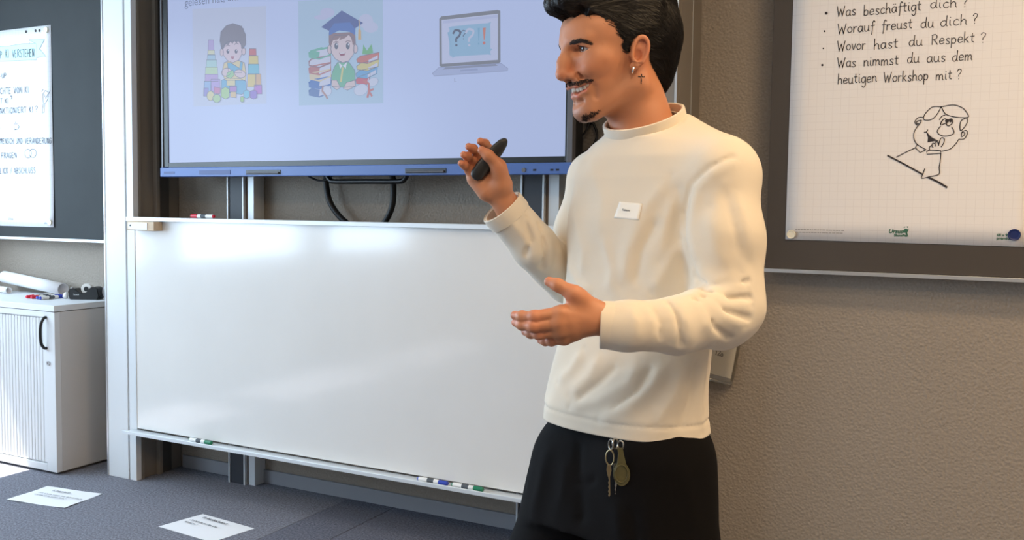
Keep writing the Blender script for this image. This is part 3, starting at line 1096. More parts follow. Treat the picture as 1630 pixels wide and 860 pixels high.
rl('Was', 383, 108, 515, 100)
rl('besch\u00e4ftigt', 562, 103, 950, 68)
rl('dich', 1005, 58, 1190, 48)
rl('?', 1220, 46, 1262, 44)
rl('Worauf', 388, 224, 640, 205)
rl('freust', 682, 204, 890, 188)
rl('du', 942, 186, 1035, 182)
rl('dich', 1072, 176, 1258, 162)
rl('?', 1285, 160, 1330, 156)
rl('Wovor', 386, 338, 580, 326)
rl('hast', 630, 328, 795, 318)
rl('du', 862, 308, 960, 302)
rl('Respekt', 1014, 298, 1305, 280)
rl('?', 1338, 284, 1385, 282)
rl('Was', 386, 448, 515, 444)
rl('nimmst', 562, 440, 798, 430)
rl('du', 852, 420, 938, 414)
rl('aus', 982, 416, 1112, 410)
rl('dem', 1152, 408, 1292, 398)
rl('heutigen', 390, 560, 655, 545)
rl('Workshop', 694, 548, 998, 532)
rl('mit', 1042, 536, 1155, 528)
rl('?', 1180, 530, 1222, 526)
for (x, y, r_) in ((314, 88, 2.3), (303, 208, 1.6), (295, 322, 1.3), (288, 433, 1.9)):
    ik.fill([rp(*q) for q in ell(1240 + x / 4.179, y / 4.179, r_, r_, 12)], M['ink'], 1)


def dr(pts, w=.0026, n=5, closed=False):
    P = crom(pts, n, closed)
    if closed:
        P = P + [P[0]]
    ik.stroke([rp(1380 + q[0] / 5.375, 150 + q[1] / 5.375) for q in P], w, M['ink'])


dr([(636, 108), (560, 110), (500, 165), (484, 210), (510, 222), (560, 212), (605, 165), (632, 112)])
dr([(636, 108), (740, 92), (820, 120), (858, 165), (866, 196), (800, 200), (720, 188), (668, 165), (636, 108)])
dr([(484, 198), (440, 200), (410, 235), (425, 262), (450, 262)])
dr([(465, 222), (430, 232), (425, 250), (455, 250), (465, 225)], .0028)
dr([(440, 265), (405, 320), (402, 380), (430, 430), (505, 475)])
dr([(640, 488), (710, 470), (755, 430), (786, 386)])
dr([(786, 386), (830, 382), (858, 340), (850, 310), (812, 325), (808, 355)])
dr([(815, 330), (835, 330), (832, 350), (810, 365)], .0028)
dr([(856, 200), (855, 250), (805, 312), (795, 270), (808, 225), (850, 202)])
dr([(620, 218), (640, 190), (668, 178)])
dr([(630, 260), (640, 230), (670, 210), (685, 240), (640, 262)], .003)
dr([(680, 262), (690, 225), (725, 212), (732, 245), (700, 272), (680, 262)], .003)
ik.fill([rp(1380 + q[0] / 5.375, 150 + q[1] / 5.375) for q in ell(685, 228, 18, 16, 12)], M['ink'], 1)
ik.fill([rp(1380 + q[0] / 5.375, 150 + q[1] / 5.375) for q in ell(715, 228, 12, 14, 12)], M['ink'], 1)
dr([(628, 275), (602, 315), (620, 345), (670, 358), (730, 345), (745, 320), (725, 280)])
ik.fill([rp(1380 + q[0] / 5.375, 150 + q[1] / 5.375) for q in ((508, 325), (550, 370), (608, 400), (575, 402), (518, 412), (522, 370))], M['ink'], 1)
dr([(490, 325), (508, 322), (520, 305)])
dr([(508, 325), (550, 370), (608, 400)])
dr([(535, 480), (535, 455), (550, 440), (565, 455)])
dr([(555, 440), (562, 420), (582, 425), (588, 445)])
dr([(582, 425), (590, 405), (608, 415), (612, 440)])
dr([(612, 440), (628, 385), (645, 372), (662, 385), (655, 420), (635, 450)])
dr([(512, 490), (545, 478), (632, 484)])
dr([(512, 490), (512, 514), (632, 506), (632, 486)], n=1)
dr([(428, 434), (414, 458), (455, 500), (505, 474)], n=1)
dr([(414, 458), (330, 498), (252, 538)])
dr([(632, 508), (626, 580), (618, 625), (616, 685), (540, 705), (468, 720), (480, 680), (494, 638)], n=3)
dr([(178, 526), (330, 605), (475, 686)], .0050)
dr([(525, 712), (600, 748), (682, 796)], .0058)
ik.build('drawing', sh2)
q = rp(1414, 371)
text_mesh('maker_print', 'Ursus', .0175, M['ink_green'], wall_text_matrix(q[0], -.0790, q[1]), sh2, shear=.25, bold=.0006)
q = rp(1423, 376.5)
text_mesh('maker_print', 'ShowPen', .0112, M['ink_green'], wall_text_matrix(q[0], -.0790, q[1]), sh2, bold=.0005)
ik = Ink(-.0786)
for pts in (((1437, 368), (1441, 364), (1447, 366), (1444, 370), (1438, 371)), ((1438, 362), (1441, 360.5), (1440, 363)), ((1443, 361), (1446, 360), (1445, 363)), ((1441, 371), (1444, 369), (1445, 375), (1443.6, 375))):
    ik.fill([rp(*q) for q in pts], M['ink_green'], 1)
ik.build('maker_mark', sh2)
q = rp(1266, 367.5)
ik = Ink(-.0786)
_r = random.Random(3)
for row in range(2):                                   # two rows of print too fine to read
    x_ = q[0]
    while x_ < q[0] + .148:
        w_ = _r.uniform(.004, .011)
        zz = q[1] + .004 - row * .0085
        ik.fill([(x_, zz - .0016), (x_ + w_, zz - .0016), (x_ + w_, zz + .0016), (x_, zz + .0016)], M['ink_faint'], 1)
        x_ += w_ + .0018
ik.build('fine_print', sh2, kind='stuff')
q = rp(1586.5, 376)
text_mesh('small_print', '68 x 99', .0112, M['ink_green'], wall_text_matrix(q[0], -.0790, q[1]), sh2, bold=.0003)
q = rp(1586, 381.5)
text_mesh('small_print', 'premium', .0122, M['ink_green'], wall_text_matrix(q[0], -.0790, q[1]), sh2, bold=.0003)
q = rp(1259.5, 373.5)
magnet(q[0], -.0786, q[1], .0145, 'magnet_white', 'cream round magnet at the lower left corner of the question sheet')
q = rp(1614.5, 374)
magnet(q[0], -.0786, q[1], .0175, 'magnet_blue', 'dark blue round magnet at the lower right corner of the question sheet')

# ---------------------------------------------------------------- cabinet
cx1, cx0, cyf, cyb, ch = -3.80, -4.62, -.40, -.01, .80
cabo = Vector(((cx0 + cx1) / 2, (cyf + cyb) / 2, 0))
cab = empty('roller_cabinet', cabo, 'low white office cabinet with a ribbed sliding door under the chalkboard', 'cabinet')


def Ca(name, m, *b, bev=.0015, par=cab):
    return MB().box(b[0] - cabo.x, b[1] - cabo.x, b[2] - cabo.y, b[3] - cabo.y, b[4], b[5], bev).build(name, M[m], par)


Ca('body', 'cab_side', cx0, cx1 - .018, cyf + .03, cyb, .02, .772)
Ca('side_panel', 'cab_side', cx1 - .018, cx1, cyf + .0305, cyb, .012, .772)
Ca('top_panel', 'cab', cx0 - .004, cx1 + .004, cyf - .004, cyb, .775, .803)
Ca('front_frame', 'cab', cx1 - .07, cx1, cyf, cyf + .03, .012, .772)
Ca('front_frame', 'cab', cx0, cx1 - .07, cyf, cyf + .03, .745, .772)
Ca('front_frame', 'cab', cx0, cx1 - .07, cyf, cyf + .03, .012, .045)
Ca('base', 'channel', cx0 + .01, cx1 - .02, cyf + .04, cyb, 0, .012)
dr_ = Ca('sliding_door', 'cab', cx0 + .005, cx1 - .07, cyf + .016, cyf + .028, .045, .745)
sl_mesh = None
nsl = 34
for k in range(nsl):
    xx = cx1 - .075 - k * .0225
    if sl_mesh is None:
        so = MB().box(-.0102, .0102, -.006, .004, .05 - .395, .74 - .395, .004).build('slat', M['cab'], dr_)
        sl_mesh = so.data
    else:
        so = link('slat', sl_mesh, dr_)
    so.location = (xx - .0102 - cabo.x, cyf + .013 - cabo.y, .395)
hp = [(cx1 - .058, cyf + .002, .745), (cx1 - .058, cyf - .012, .742), (cx1 - .06, cyf - .026, .715), (cx1 - .06, cyf - .03, .67), (cx1 - .06, cyf - .026, .625), (cx1 - .058, cyf - .012, .602), (cx1 - .058, cyf + .002, .6)]
MB().tube([Vector(p) - cabo for p in crom(hp, 5)], .007, 10).build('door_handle', M['black'], cab, smooth=True)
lk = MB().cyl(Vector((cx1 - .045, cyf - .006, .53)) - cabo, Vector((cx1 - .045, cyf + .004, .53)) - cabo, .0105).build('lock', M['alu'], cab, smooth=True)
MB().box(cx1 - .046 - cabo.x, cx1 - .044 - cabo.x, cyf - .0065 - cabo.y, cyf - .0055 - cabo.y, .526, .534).build('keyhole', M['black'], lk)

CT = .803
# rolled sheets of paper on the cabinet


def paper_roll(p0, p1, r, label, open_r):
    p0, p1 = Vector(p0), Vector(p1)
    d = (p1 - p0)
    q = d.to_track_quat('Z', 'Y').to_matrix().to_4x4()
    mb = MB()
    rings = []
    turns, n = 2.3, 70
    for k in range(n + 1):
        a = 2 * math.pi * turns * k / n
        rr = r - (r - open_r) * k / n
        rings.append((rr * math.cos(a), rr * math.sin(a)))
    A = [mb.bm.verts.new(p0 + q @ Vector((x, y, 0))) for x, y in rings]
    B = [mb.bm.verts.new(p0 + q @ Vector((x, y, d.length))) for x, y in rings]
    for k in range(n):
        mb.bm.faces.new((A[k], A[k + 1], B[k + 1], B[k]))
    o = mb.build('paper_roll', M['paper'], None, label, 'paper roll', 'rolled paper sheets on the cabinet', smooth=True)
    md_ = o.modifiers.new('thickness', 'SOLIDIFY')
    md_.thickness = .0006
    return o


paper_roll((-4.66, -.062, CT + .077), (-4.18, -.066, CT + .0345), .032, 'long white paper roll lying behind the marker pens', .0305)
paper_roll((-4.68, -.115, CT + .0175), (-4.50, -.145, CT + .0175), .0165, 'short paper roll under the far end of the long roll', .0155)

# tape dispenser
td = empty('tape_dispenser', (-3.945, -.112, CT), 'black desk tape dispenser with a roll of tape on the cabinet', 'tape dispenser', rz=math.radians(24))
prof = [(-.072, 0), (.070, 0), (.078, .02), (.07, .058), (.052, .064), (.035, .062), (.012, .036), (-.008, .03), (-.028, .04), (-.042, .054), (-.07, .054), (-.074, .05), (-.078, .02)]
mb = MB()
mb.poly([(x, -.03, z) for x, z in prof], (0, .06, 0))
es = [e_ for e_ in mb.bm.edges]
bmesh.ops.bevel(mb.bm, geom=es, offset=.003, segments=2, affect='EDGES')
mb.build('body', M['black'], td)
MB().lathe([(.0125, -.0095), (.027, -.0095), (.027, .0095), (.0125, .0095)], 28, M=Matrix.Translation((.004, 0, .052)) @ Matrix.Rotation(math.pi / 2, 4, 'X')).build('tape_roll', mat('tape_film', (226, 222, 216), .35), td, smooth=True)
MB().cyl((.004, -.0115, .052), (.004, .0115, .052), .0118).build('hub', M['black'], td, smooth=True)
MB().box(-.076, -.068, -.012, .012, .054, .058).build('cutter', M['alu'], td)
text_mesh('brand_print', 'Scotch', .011, M['mk_white'], Matrix.Translation((-.05, -.0335, .022)) @ wall_text_matrix(0, 0, 0), td)
t2 = MB()
t2.lathe([(.02, -.02), (.036, -.02), (.036, .02), (.02, .02)], 28, M=Matrix.Translation((0, 0, .036)) @ Matrix.Rotation(math.pi / 2, 4, 'X') @ Matrix.Rotation(.3, 4, 'Y'))
o = t2.build('packing_tape', mat('tape_grey', (198, 200, 206), .4), None, 'grey roll of packing tape behind the tape dispenser', 'tape', smooth=True)
o.location = (-3.850, -.045, CT + .0005)


marker('marker_pen', (-4.085, -.262, CT + .0092), (.02, 1, 0), .135, 'blue', 'blue-capped marker at the front right of the pens on the cabinet', 'marker pens on the cabinet')
marker('marker_pen', (-4.118, -.255, CT + .0092), (-.02, 1, 0), .135, 'blue', 'blue-capped marker lying between the other pens on the cabinet', 'marker pens on the cabinet')
marker('marker_pen', (-4.160, -.128, CT + .0092), (.02, -1, 0), .135, 'red', 'red-capped marker in the middle of the pens on the cabinet', 'marker pens on the cabinet')
marker('marker_pen', (-4.192, -.128, CT + .0092), (-.03, -1, 0), .135, 'red', 'red-capped marker farthest from the tape dispenser', 'marker pens on the cabinet')
o = MB().lathe([(.011, 0), (.013, .003), (.011, .022), (.006, .028)], 16, M=Matrix.Rotation(.5, 4, 'Y')).build('white_cap', M['mk_white'], None, 'small white cap leaning among the marker pens', 'cap', smooth=True)
o.location = (-4.055, -.150, CT + .0062)

# ---------------------------------------------------------------- printed papers on the floor
def floor_sheet(pts, lines, label, seed, tx, ty_, tdir):
    P = [np.array(p, float) for p in pts]
    mb = MB()
    n = 10
    g = []
    for i in range(n + 1):
        row = []
        for j in range(n + 1):
            a, b = i / n, j / n
            q_ = P[0] * (1 - a) * (1 - b) + P[1] * (1 - a) * b + P[2] * a * b + P[3] * a * (1 - b)
            zz = .0012 + .0035 * (math.sin(3.1 * a + seed) * math.sin(2.7 * b + seed)) ** 2 * (1 if seed else .4)
            row.append(mb.bm.verts.new((q_[0], q_[1], zz)))
        g.append(row)
    for i in range(n):
        for j in range(n):
            mb.bm.faces.new((g[i][j], g[i][j + 1], g[i + 1][j + 1], g[i + 1][j]))
    o_ = mb.build('printed_sheet', M['paper'], None, label, 'paper', 'printed sheets on the carpet', smooth=True)
    ang = math.atan2(tdir[1], tdir[0])
    for (s_, dx, dy, size, bold) in lines:
        T = Matrix.Translation((tx, ty_, .0062)) @ Matrix.Rotation(ang, 4, 'Z') @ Matrix.Translation((dx, dy, 0))
        text_mesh('print', s_, size, M['ink_soft'] if not bold else M['ink'], T, o_, bold=bold)
    return o_


floor_sheet([(-3.662, -.747), (-3.687, -.535), (-3.382, -.489), (-3.353, -.697)],
            [('II. neugierig', .0, 0, .022, .0004), ('\u201eIch m\u00f6chte wissen, was dahintersteckt', -.03, -.045, .0155, .0002), ('und wie ich es nutzen kann.\u201c', -.03, -.068, .0155, .0002)],
            'white printed sheet on the carpet in front of the cabinet', 1.2, -3.60, -.575, (.30, .03))
floor_sheet([(-2.842, -.665), (-2.801, -.470), (-2.496, -.497), (-2.530, -.69)],
            [('III. beobachtend', .0, 0, .022, .0004), ('\u201eIch schaue mir das erst', -.02, -.045, .0165, .0003), ('einmal an.\u201c', -.02, -.07, .0165, .0003)],
            'white printed sheet on the carpet below the whiteboard', 0.0, -2.76, -.515, (.30, -.03))

# ---------------------------------------------------------------- clear holder with number slip
M['acrylic'] = mat('clear_acrylic', (236, 232, 222), .06, trans=.9, spec=.5)
ho = Vector((-.778, -.03, .70))
hd = empty('clear_holder', ho, 'clear plastic holder with a slip marked 120 behind the man', 'holder')
Rh = Matrix.Rotation(math.radians(9), 4, 'Y')
MB().box(-.045, .045, -.03, -.027, -.005, .14, .001, M=Rh).build('front_pane', M['acrylic'], hd)
MB().box(-.045, .045, .025, .028, -.005, .14, .001, M=Rh).build('back_pane', M['acrylic'], hd)
MB().box(-.045, .045, -.03, .028, -.022, -.006, .006, M=Rh).build('base', M['acrylic'], hd)
MB().box(-.041, .041, -.008, -.0065, .004, .135, .0003, M=Rh).build('slip', mat('slip_paper', (232, 228, 218), .7), hd)
ik = Ink(-.0312)
ik.write('120', -.024, .078, .011, .0022, M['ink'])
hw = ik.build('handwriting', hd)
hw.rotation_euler = Rh.to_euler()

# =====================================================================================================
# the man: distance fields polygonised into smooth surfaces
# local frame of the figure: x = to the right along the picture, y = away from the camera, z = up
# =====================================================================================================
DEPTH = 1.68
_er = np.array([ROT[0, 0], ROT[1, 0], 0.0])
_er /= np.linalg.norm(_er)
_ey = np.array([-_er[1], _er[0], 0.0])
_p0 = CAM + ray(1000, 430) * DEPTH
P_ORIGIN = np.array([_p0[0], _p0[1], 0.0])
PR = np.array([_er, _ey, [0, 0, 1.0]])           # world -> local
PERSON_RZ = math.atan2(_er[1], _er[0])


def px(u, v, b=0.0):
    """figure-local point seen at photo position (u, v), b metres nearer to the camera than the body axis"""
    c = PR @ (CAM - P_ORIGIN)
    r = PR @ ray(u, v)
    t = (-b - c[1]) / r[1]
    return c + r * t


f4 = np.float32


def smin(a, b, k):
    h = np.clip(0.5 + 0.5 * (b - a) / k, 0, 1)
    return b + (a - b) * h - k * h * (1 - h)


def smax(a, b, k):
    return -smin(-a, -b, k)


def rcone(P, a, b, ra, rb):
    a = np.asarray(a, f4)
    b = np.asarray(b, f4)
    ba = b - a
    L = float(ba @ ba)
    x, y, z = P[0] - a[0], P[1] - a[1], P[2] - a[2]
    h = np.clip((x * ba[0] + y * ba[1] + z * ba[2]) / L, 0, 1)
    return np.sqrt((x - h * ba[0]) ** 2 + (y - h * ba[1]) ** 2 + (z - h * ba[2]) ** 2) - (ra + (rb - ra) * h)


def chain(P, pts, rs, k=0.004):
    d = None
    for i in range(len(pts) - 1):
        e_ = rcone(P, pts[i], pts[i + 1], rs[i], rs[i + 1])
        d = e_ if d is None else smin(d, e_, k)
    return d


def ellip(P, c, r, R=None):
    x, y, z = P[0] - f4(c[0]), P[1] - f4(c[1]), P[2] - f4(c[2])
    if R is not None:
        R = np.asarray(R, f4)
        x, y, z = R[0, 0] * x + R[0, 1] * y + R[0, 2] * z, R[1, 0] * x + R[1, 1] * y + R[1, 2] * z, R[2, 0] * x + R[2, 1] * y + R[2, 2] * z
    k0 = np.sqrt((x / r[0]) ** 2 + (y / r[1]) ** 2 + (z / r[2]) ** 2)
    k1 = np.sqrt((x / r[0] ** 2) ** 2 + (y / r[1] ** 2) ** 2 + (z / r[2] ** 2) ** 2) + 1e-9
    return k0 * (k0 - 1) / k1


def surface_net(f, lo, hi, h):
    lo = np.asarray(lo, float)
    n = np.ceil((np.asarray(hi, float) - lo) / h).astype(int) + 1
    ax = [(lo[i] + h * np.arange(n[i])).astype(f4) for i in range(3)]
    V = np.empty(n, f4)
    step = max(1, int(250000 // (n[1] * n[2])))
    for i in range(0, n[0], step):
        X, Y, Z = np.meshgrid(ax[0][i:i + step], ax[1], ax[2], indexing='ij')
        V[i:i + step] = f(np.stack([X.ravel(), Y.ravel(), Z.ravel()])).reshape(X.shape)
    s = V < 0
    cnt = np.zeros([q - 1 for q in n], np.uint8)
    for a in (0, 1):
        for b in (0, 1):
            for c in (0, 1):
                cnt += s[a:n[0] - 1 + a, b:n[1] - 1 + b, c:n[2] - 1 + c]
    mixed = (cnt > 0) & (cnt < 8)
    idx = np.argwhere(mixed)
    imap = np.full(mixed.shape, -1, np.int64)
    imap[mixed] = np.arange(len(idx))
    corners = np.array([(a, b, c) for a in (0, 1) for b in (0, 1) for c in (0, 1)])
    vals = np.stack([V[idx[:, 0] + c[0], idx[:, 1] + c[1], idx[:, 2] + c[2]] for c in corners])
    acc = np.zeros((len(idx), 3))
    w = np.zeros(len(idx))
    for i in range(8):
        for j in range(i + 1, 8):
            if np.abs(corners[i] - corners[j]).sum() == 1:
                cr = (vals[i] < 0) != (vals[j] < 0)
                t = vals[i][cr] / (vals[i][cr] - vals[j][cr])
                acc[cr] += corners[i] + t[:, None] * (corners[j] - corners[i])
                w[cr] += 1
    verts = lo + h * (idx + acc / w[:, None])
    quads = []
    for axis in range(3):
        o1, o2 = (axis + 1) % 3, (axis + 2) % 3
        sl0 = [slice(None)] * 3
        sl1 = [slice(None)] * 3
        sl0[axis] = slice(0, n[axis] - 1)
        sl1[axis] = slice(1, n[axis])
        ch_ = s[tuple(sl0)] != s[tuple(sl1)]
        e_ = np.argwhere(ch_)
        ok = (e_[:, o1] > 0) & (e_[:, o2] > 0) & (e_[:, o1] < n[o1] - 1) & (e_[:, o2] < n[o2] - 1)
        e_ = e_[ok]
        inside = s[e_[:, 0], e_[:, 1], e_[:, 2]]

        def cell(d1, d2):
            q = e_.copy()
            q[:, o1] -= d1
            q[:, o2] -= d2
            return imap[q[:, 0], q[:, 1], q[:, 2]]
        q = np.stack([cell(1, 1), cell(0, 1), cell(0, 0), cell(1, 0)], 1)
        q[~inside] = q[~inside][:, ::-1]
        quads.append(q)
    return verts, np.concatenate(quads)


def mesh_from(name, verts, faces, smooth=True):
    me = bpy.data.meshes.new(name)
    me.from_pydata(np.asarray(verts).tolist(), [], np.asarray(faces).tolist() if isinstance(faces, np.ndarray) else faces)
    if smooth:
        me.polygons.foreach_set('use_smooth', np.ones(len(me.polygons), bool))
    return me


def bm_from(verts, quads):
    bm = bmesh.new()
    me = mesh_from('tmp', verts, quads)
    bm.from_mesh(me)
    bpy.data.meshes.remove(me)
    return bm


def bm_cut(bm, co, no, radius):
    """remove what lies on the +no side of the plane, only near co"""
    co = Vector(co)
    fs = [f for f in bm.faces if (f.calc_center_median() - co).length < radius]
    geom = list({v for f in fs for v in f.verts}) + list({e_ for f in fs for e_ in f.edges}) + fs
    bmesh.ops.bisect_plane(bm, geom=geom, plane_co=co, plane_no=Vector(no), clear_outer=True, dist=1e-5)


def color_attr(me, cols):
    ca = me.color_attributes.new('tint', 'FLOAT_COLOR', 'POINT')
    ca.data.foreach_set('color', np.concatenate([cols, np.ones((len(cols), 1))], 1).astype(f4).ravel())


def attr_mat(name, rough, sub=0.0, spec=0.5, bump=None, sheen=0.0):
    m = mat(name, (200, 160, 130), rough, spec=spec, bump=bump, sub=sub, sheen=sheen)
    nt = m.node_tree
    a = nt.nodes.new('ShaderNodeVertexColor')
    a.layer_name = 'tint'
    nt.links.new(a.outputs['Color'], nt.nodes['Principled BSDF'].inputs['Base Color'])
    return m


# ---------------------------------------------------------------- head frame
HS, SX = .885, 1.05                          # head design units -> metres
_hy = math.radians(65)
_hp = math.radians(10)
HF0 = np.array([-math.sin(_hy), -math.cos(_hy), 0])
HL = np.array([-HF0[1], HF0[0], 0])
HF = HF0 * math.cos(_hp) + np.array([0, 0, -math.sin(_hp)])
HU = HF0 * math.sin(_hp) + np.array([0, 0, math.cos(_hp)])
HC = px(992, 94, 0.0)
HR = np.array([HF, HL, HU])


def to_head(P):
    q = P - HC.astype(f4)[:, None]
    return (HR.astype(f4) @ q) / (HS * np.array([[SX], [1], [1]])).astype(f4)


def from_head(q):
    return HC + HS * (HR.T @ (np.asarray(q, float) * [SX, 1, 1]))


def unhead(v_):
    return HC + HS * ((v_ * [SX, 1, 1]) @ HR)


MO_IN = [(.089, .0240, -.0400), (.104, .0100, -.0490), (.106, .0, -.0500)]
EYE = (.0965, .031, .0258)
EAR_C = np.array([.0110, .0800, .0035])
EAR_V = _unit([-.30, 0.07, .95])
EAR_U = _unit([-.90, .36, -.17])
EAR_U = _unit(EAR_U - EAR_V * (EAR_U @ EAR_V))
EAR_N = np.cross(EAR_V, EAR_U)
if EAR_N[1] < 0:
    EAR_N = -EAR_N


def skull(q, qa):
    d = ellip(q, (.004, 0, .046), (.111, .080, .083))
    d = smin(d, ellip(q, (.050, 0, .058), (.071, .065, .058)), .03)
    return d


def head_pre(q):
    qa = np.stack([q[0], np.sqrt(q[1] ** 2 + 1e-7), q[2]])
    d = skull(q, qa)
    d = smin(d, rcone(qa, (.1155, .010, .0445), (.098, .042, .043), .0095, .009), .016)
    d = smin(d, ellip(q, (.058, 0, -.022), (.062, .056, .085)), .035)
    d = smin(d, ellip(qa, (.078, .045, .0), (.024, .020, .019)), .024)
    d = smin(d, ellip(qa, (.093, .038, -.014), (.021, .019, .017)), .014)
    d = smin(d, rcone(qa, (.000, .060, .005), (.006, .057, -.058), .013, .014), .028)
    d = smin(d, rcone(qa, (.006, .057, -.058), (.092, .022, -.098), .014, .016), .026)
    d = smin(d, ellip(q, (.1005, 0, -.0975), (.020, .023, .018)), .022)
    d = smin(d, ellip(q, (.0975, 0, -.034), (.0305, .033, .023)), .018)
    d = smin(d, ellip(q, (.090, 0, -.075), (.024, .030, .024)), .018)
    # eye sockets
    d = smax(d, -ellip(qa, (.1215, .029, .0240), (.0145, .0165, .0090)), .010)
    # nose
    d = smin(d, rcone(qa, (.1225, 0, .034), (.1385, 0, -.0150), .0080, .0125), .011)
    d = smin(d, ellip(qa, (.1345, 0, .004), (.0118, .0085, .014)), .010)
    d = smin(d, ellip(qa, (.1385, 0, -.0185), (.0122, .0125, .0110)), .006)
    d = smin(d, ellip(qa, (.1235, .0135, -.0225), (.0125, .0082, .0088)), .005)
    d = smax(d, -ellip(qa, (.1285, .0075, -.0325), (.0065, .0042, .0045)), .003)
    d = smax(d, -chain(qa, [(.113, .0225, -.019), (.110, .0255, -.026), (.116, .0235, -.0325)], [.0012, .0015, .0012]), .006)
    # smile lines
    d = smax(d, -chain(qa, [(.1185, .0235, -.024), (.109, .0375, -.036), (.0985, .0425, -.052), (.094, .0385, -.070)], [.0022, .0036, .0036, .0014]), .009)
    # lids
    de = np.sqrt((qa[0] - EYE[0]) ** 2 + (qa[1] - EYE[1]) ** 2 + (qa[2] - EYE[2]) ** 2)
    d = smin(d, de - .0142, .004)
    az = np.arctan2(qa[1] - EYE[1], qa[0] - EYE[0])
    t = (az - .18) / 1.12
    hh = .0056 * np.clip(1 - t * t, 0, 1) ** .8
    op = np.maximum(np.abs(qa[2] - (EYE[2] - .0010 - .0014 * t)) - hh, (np.abs(t) - 1) * .012)
    op = np.maximum(op, de - .022)
    d = smax(d, -op, .0012)
    # lid crease
    d = smax(d, -chain(qa, [(.1085, .0175, .0315), (.1105, .030, .0345), (.1000, .0440, .0305)], [.0006, .0010, .0006]), .004)
    # crow's feet
    for dz in (.004, -.001, -.006):
        d = smax(d, -rcone(qa, (.0890, .0480, EYE[2] - .001 + dz * .4), (.0765, .0570, EYE[2] + dz * 1.5), .0010, .0006), .0035)
    return d


def head_sdf(q):
    qa = np.stack([q[0], np.sqrt(q[1] ** 2 + 1e-7), q[2]])
    d = head_pre(q)
    # lips and open mouth
    d = smin(d, chain(qa, LIP_U, LIP_UR), .005)
    d = smin(d, chain(qa, LIP_L, LIP_LR), .006)
    mouth = chain(qa, MOUTH, MOUTH_R)
    mouth = smin(mouth, chain(qa, MO_IN, [.0010, .0070, .0075]), .004)
    d = smax(d, -mouth, .0025)
    # dip under the lower lip
    d = smax(d, -rcone(qa, (.1245, 0, -.0785), (.112, .017, -.0755), .0045, .002), .010)
    # ear
    e0 = EAR_C.astype(f4)
    ex, ey, ez = qa[0] - e0[0], qa[1] - e0[1], qa[2] - e0[2]
    U, Vv, Nn = [a_.astype(f4) for a_ in (EAR_U, EAR_V, EAR_N)]
    s_ = ex * U[0] + ey * U[1] + ez * U[2]
    t_ = ex * Vv[0] + ey * Vv[1] + ez * Vv[2]
    n_ = ex * Nn[0] + ey * Nn[1] + ez * Nn[2]
    wd = .0165 + .10 * np.clip(t_, -.03, .03) * .9
    wd = np.clip(wd, .0125, .019)
    e1 = np.sqrt((s_ / wd) ** 2 + (t_ / .0315) ** 2) + 1e-6
    d2 = (e1 - 1) * np.minimum(wd, .0315) * (.85 + .15)
    plate = np.maximum(d2, np.abs(n_ + .0015) - .0032)
    ear = plate
    rim = np.sqrt(np.minimum(d2 + .0025, 0.02) ** 2 + (n_ - .0052) ** 2) - .0036
    rim = np.where(t_ < -.022, rim + .002, rim)
    ear = smin(ear, rim, .0025)
    e2 = np.sqrt(((s_ + .0005) / .0085) ** 2 + ((t_ - .001) / .0175) ** 2) + 1e-6
    anti = np.sqrt(((e2 - 1) * .0085) ** 2 + (n_ - .0018) ** 2) - .0024 + np.where(s_ < -.003, .02, 0)
    ear = smin(ear, anti, .003)
    Pe = np.stack([s_, t_, n_])
    ear = smax(ear, -ellip(Pe, (-.0040, -.007, .0020), (.0082, .0112, .0088)), .003)
    ear = smax(ear, -ellip(Pe, (.001, .016, .0042), (.0090, .0080, .0042)), .0025)
    ear = smin(ear, ellip(Pe, (-.0135, -.0085, .0010), (.0050, .0065, .0048)), .004)
    ear = smin(ear, ellip(Pe, (-.0065, -.0300, .0008), (.0080, .0085, .0036)), .005)
    d = smin(d, ear, .005)
    return d


def face_px(pts, mid, back=0.0):
    out = [mid]
    for u, v in pts:
        r = PR @ ray(u, v)
        t = np.linspace(1.3, 1.8, 1600)
        P = (_camL[:, None] + r[:, None] * t[None]).astype(f4)
        k = int(np.argmax(head_pre(to_head(P)) < 0))
        w_ = to_head((P[:, k] + r * back)[:, None].astype(f4))[:, 0]
        out.append(tuple(float(c) for c in w_))
    return out[::-1]


_camL = PR @ (CAM - P_ORIGIN)
LIP_U = face_px([(918, 137.5), (930, 134), (941, 129)], (.1262, .0, -.0405), .002)
LIP_UR = [.0016, .0030, .0036, .0042]
LIP_L = face_px([(922, 153), (933, 145), (941.5, 132)], (.1150, .0, -.0612), .003)
LIP_LR = [.0016, .0040, .0050, .0056]
MOUTH = face_px([(918, 145), (930, 140), (941, 130.5)], (.1240, .0, -.0505), .001)
MOUTH_R = [.0012, .0046, .0058, .0058]
print('mouth', MOUTH, LIP_L)

NECK_A, NECK_B = px(1003, 135, -.004), px(1036, 250, -.012)


def neck_sdf(P):
    d = rcone(P, NECK_A, NECK_B, .053, .062)
    return d


def headneck(P):
    d = head_sdf(to_head(P)) * f4(HS)
    return smin(d, neck_sdf(P), .022)


# ---------------------------------------------------------------- hands
LH = dict(
    wrist=[px(985, 511, .256), px(945, 508, .262)],
    db=-.028,
    fingers=[
        ([(893, 499, .309), (851, 504, .312), (831, 504, .300), (819.5, 502, .288)], [.0112, .0092, .0082, .0070]),
        ([(889, 514, .311), (849, 519.5, .312), (831, 517, .298), (821, 513.5, .286)], [.0110, .0092, .0082, .0070]),
        ([(892, 527, .305), (858, 531.5, .302), (845, 530.5, .290), (836.5, 528, .280)], [.0106, .0088, .0078, .0068]),
        ([(898, 538, .293), (878, 542.5, .290), (868, 543, .281), (861, 542, .272)], [.0098, .0078, .0070, .0062]),
    ],
    thumb=([(944, 492, .292), (912, 467, .306), (888, 454, .301), (874, 448.5, .293)], [.0165, .0118, .0100, .0078]),
)


def hx_(H, q_):
    return px(q_[0], q_[1], q_[2] + H['db'])


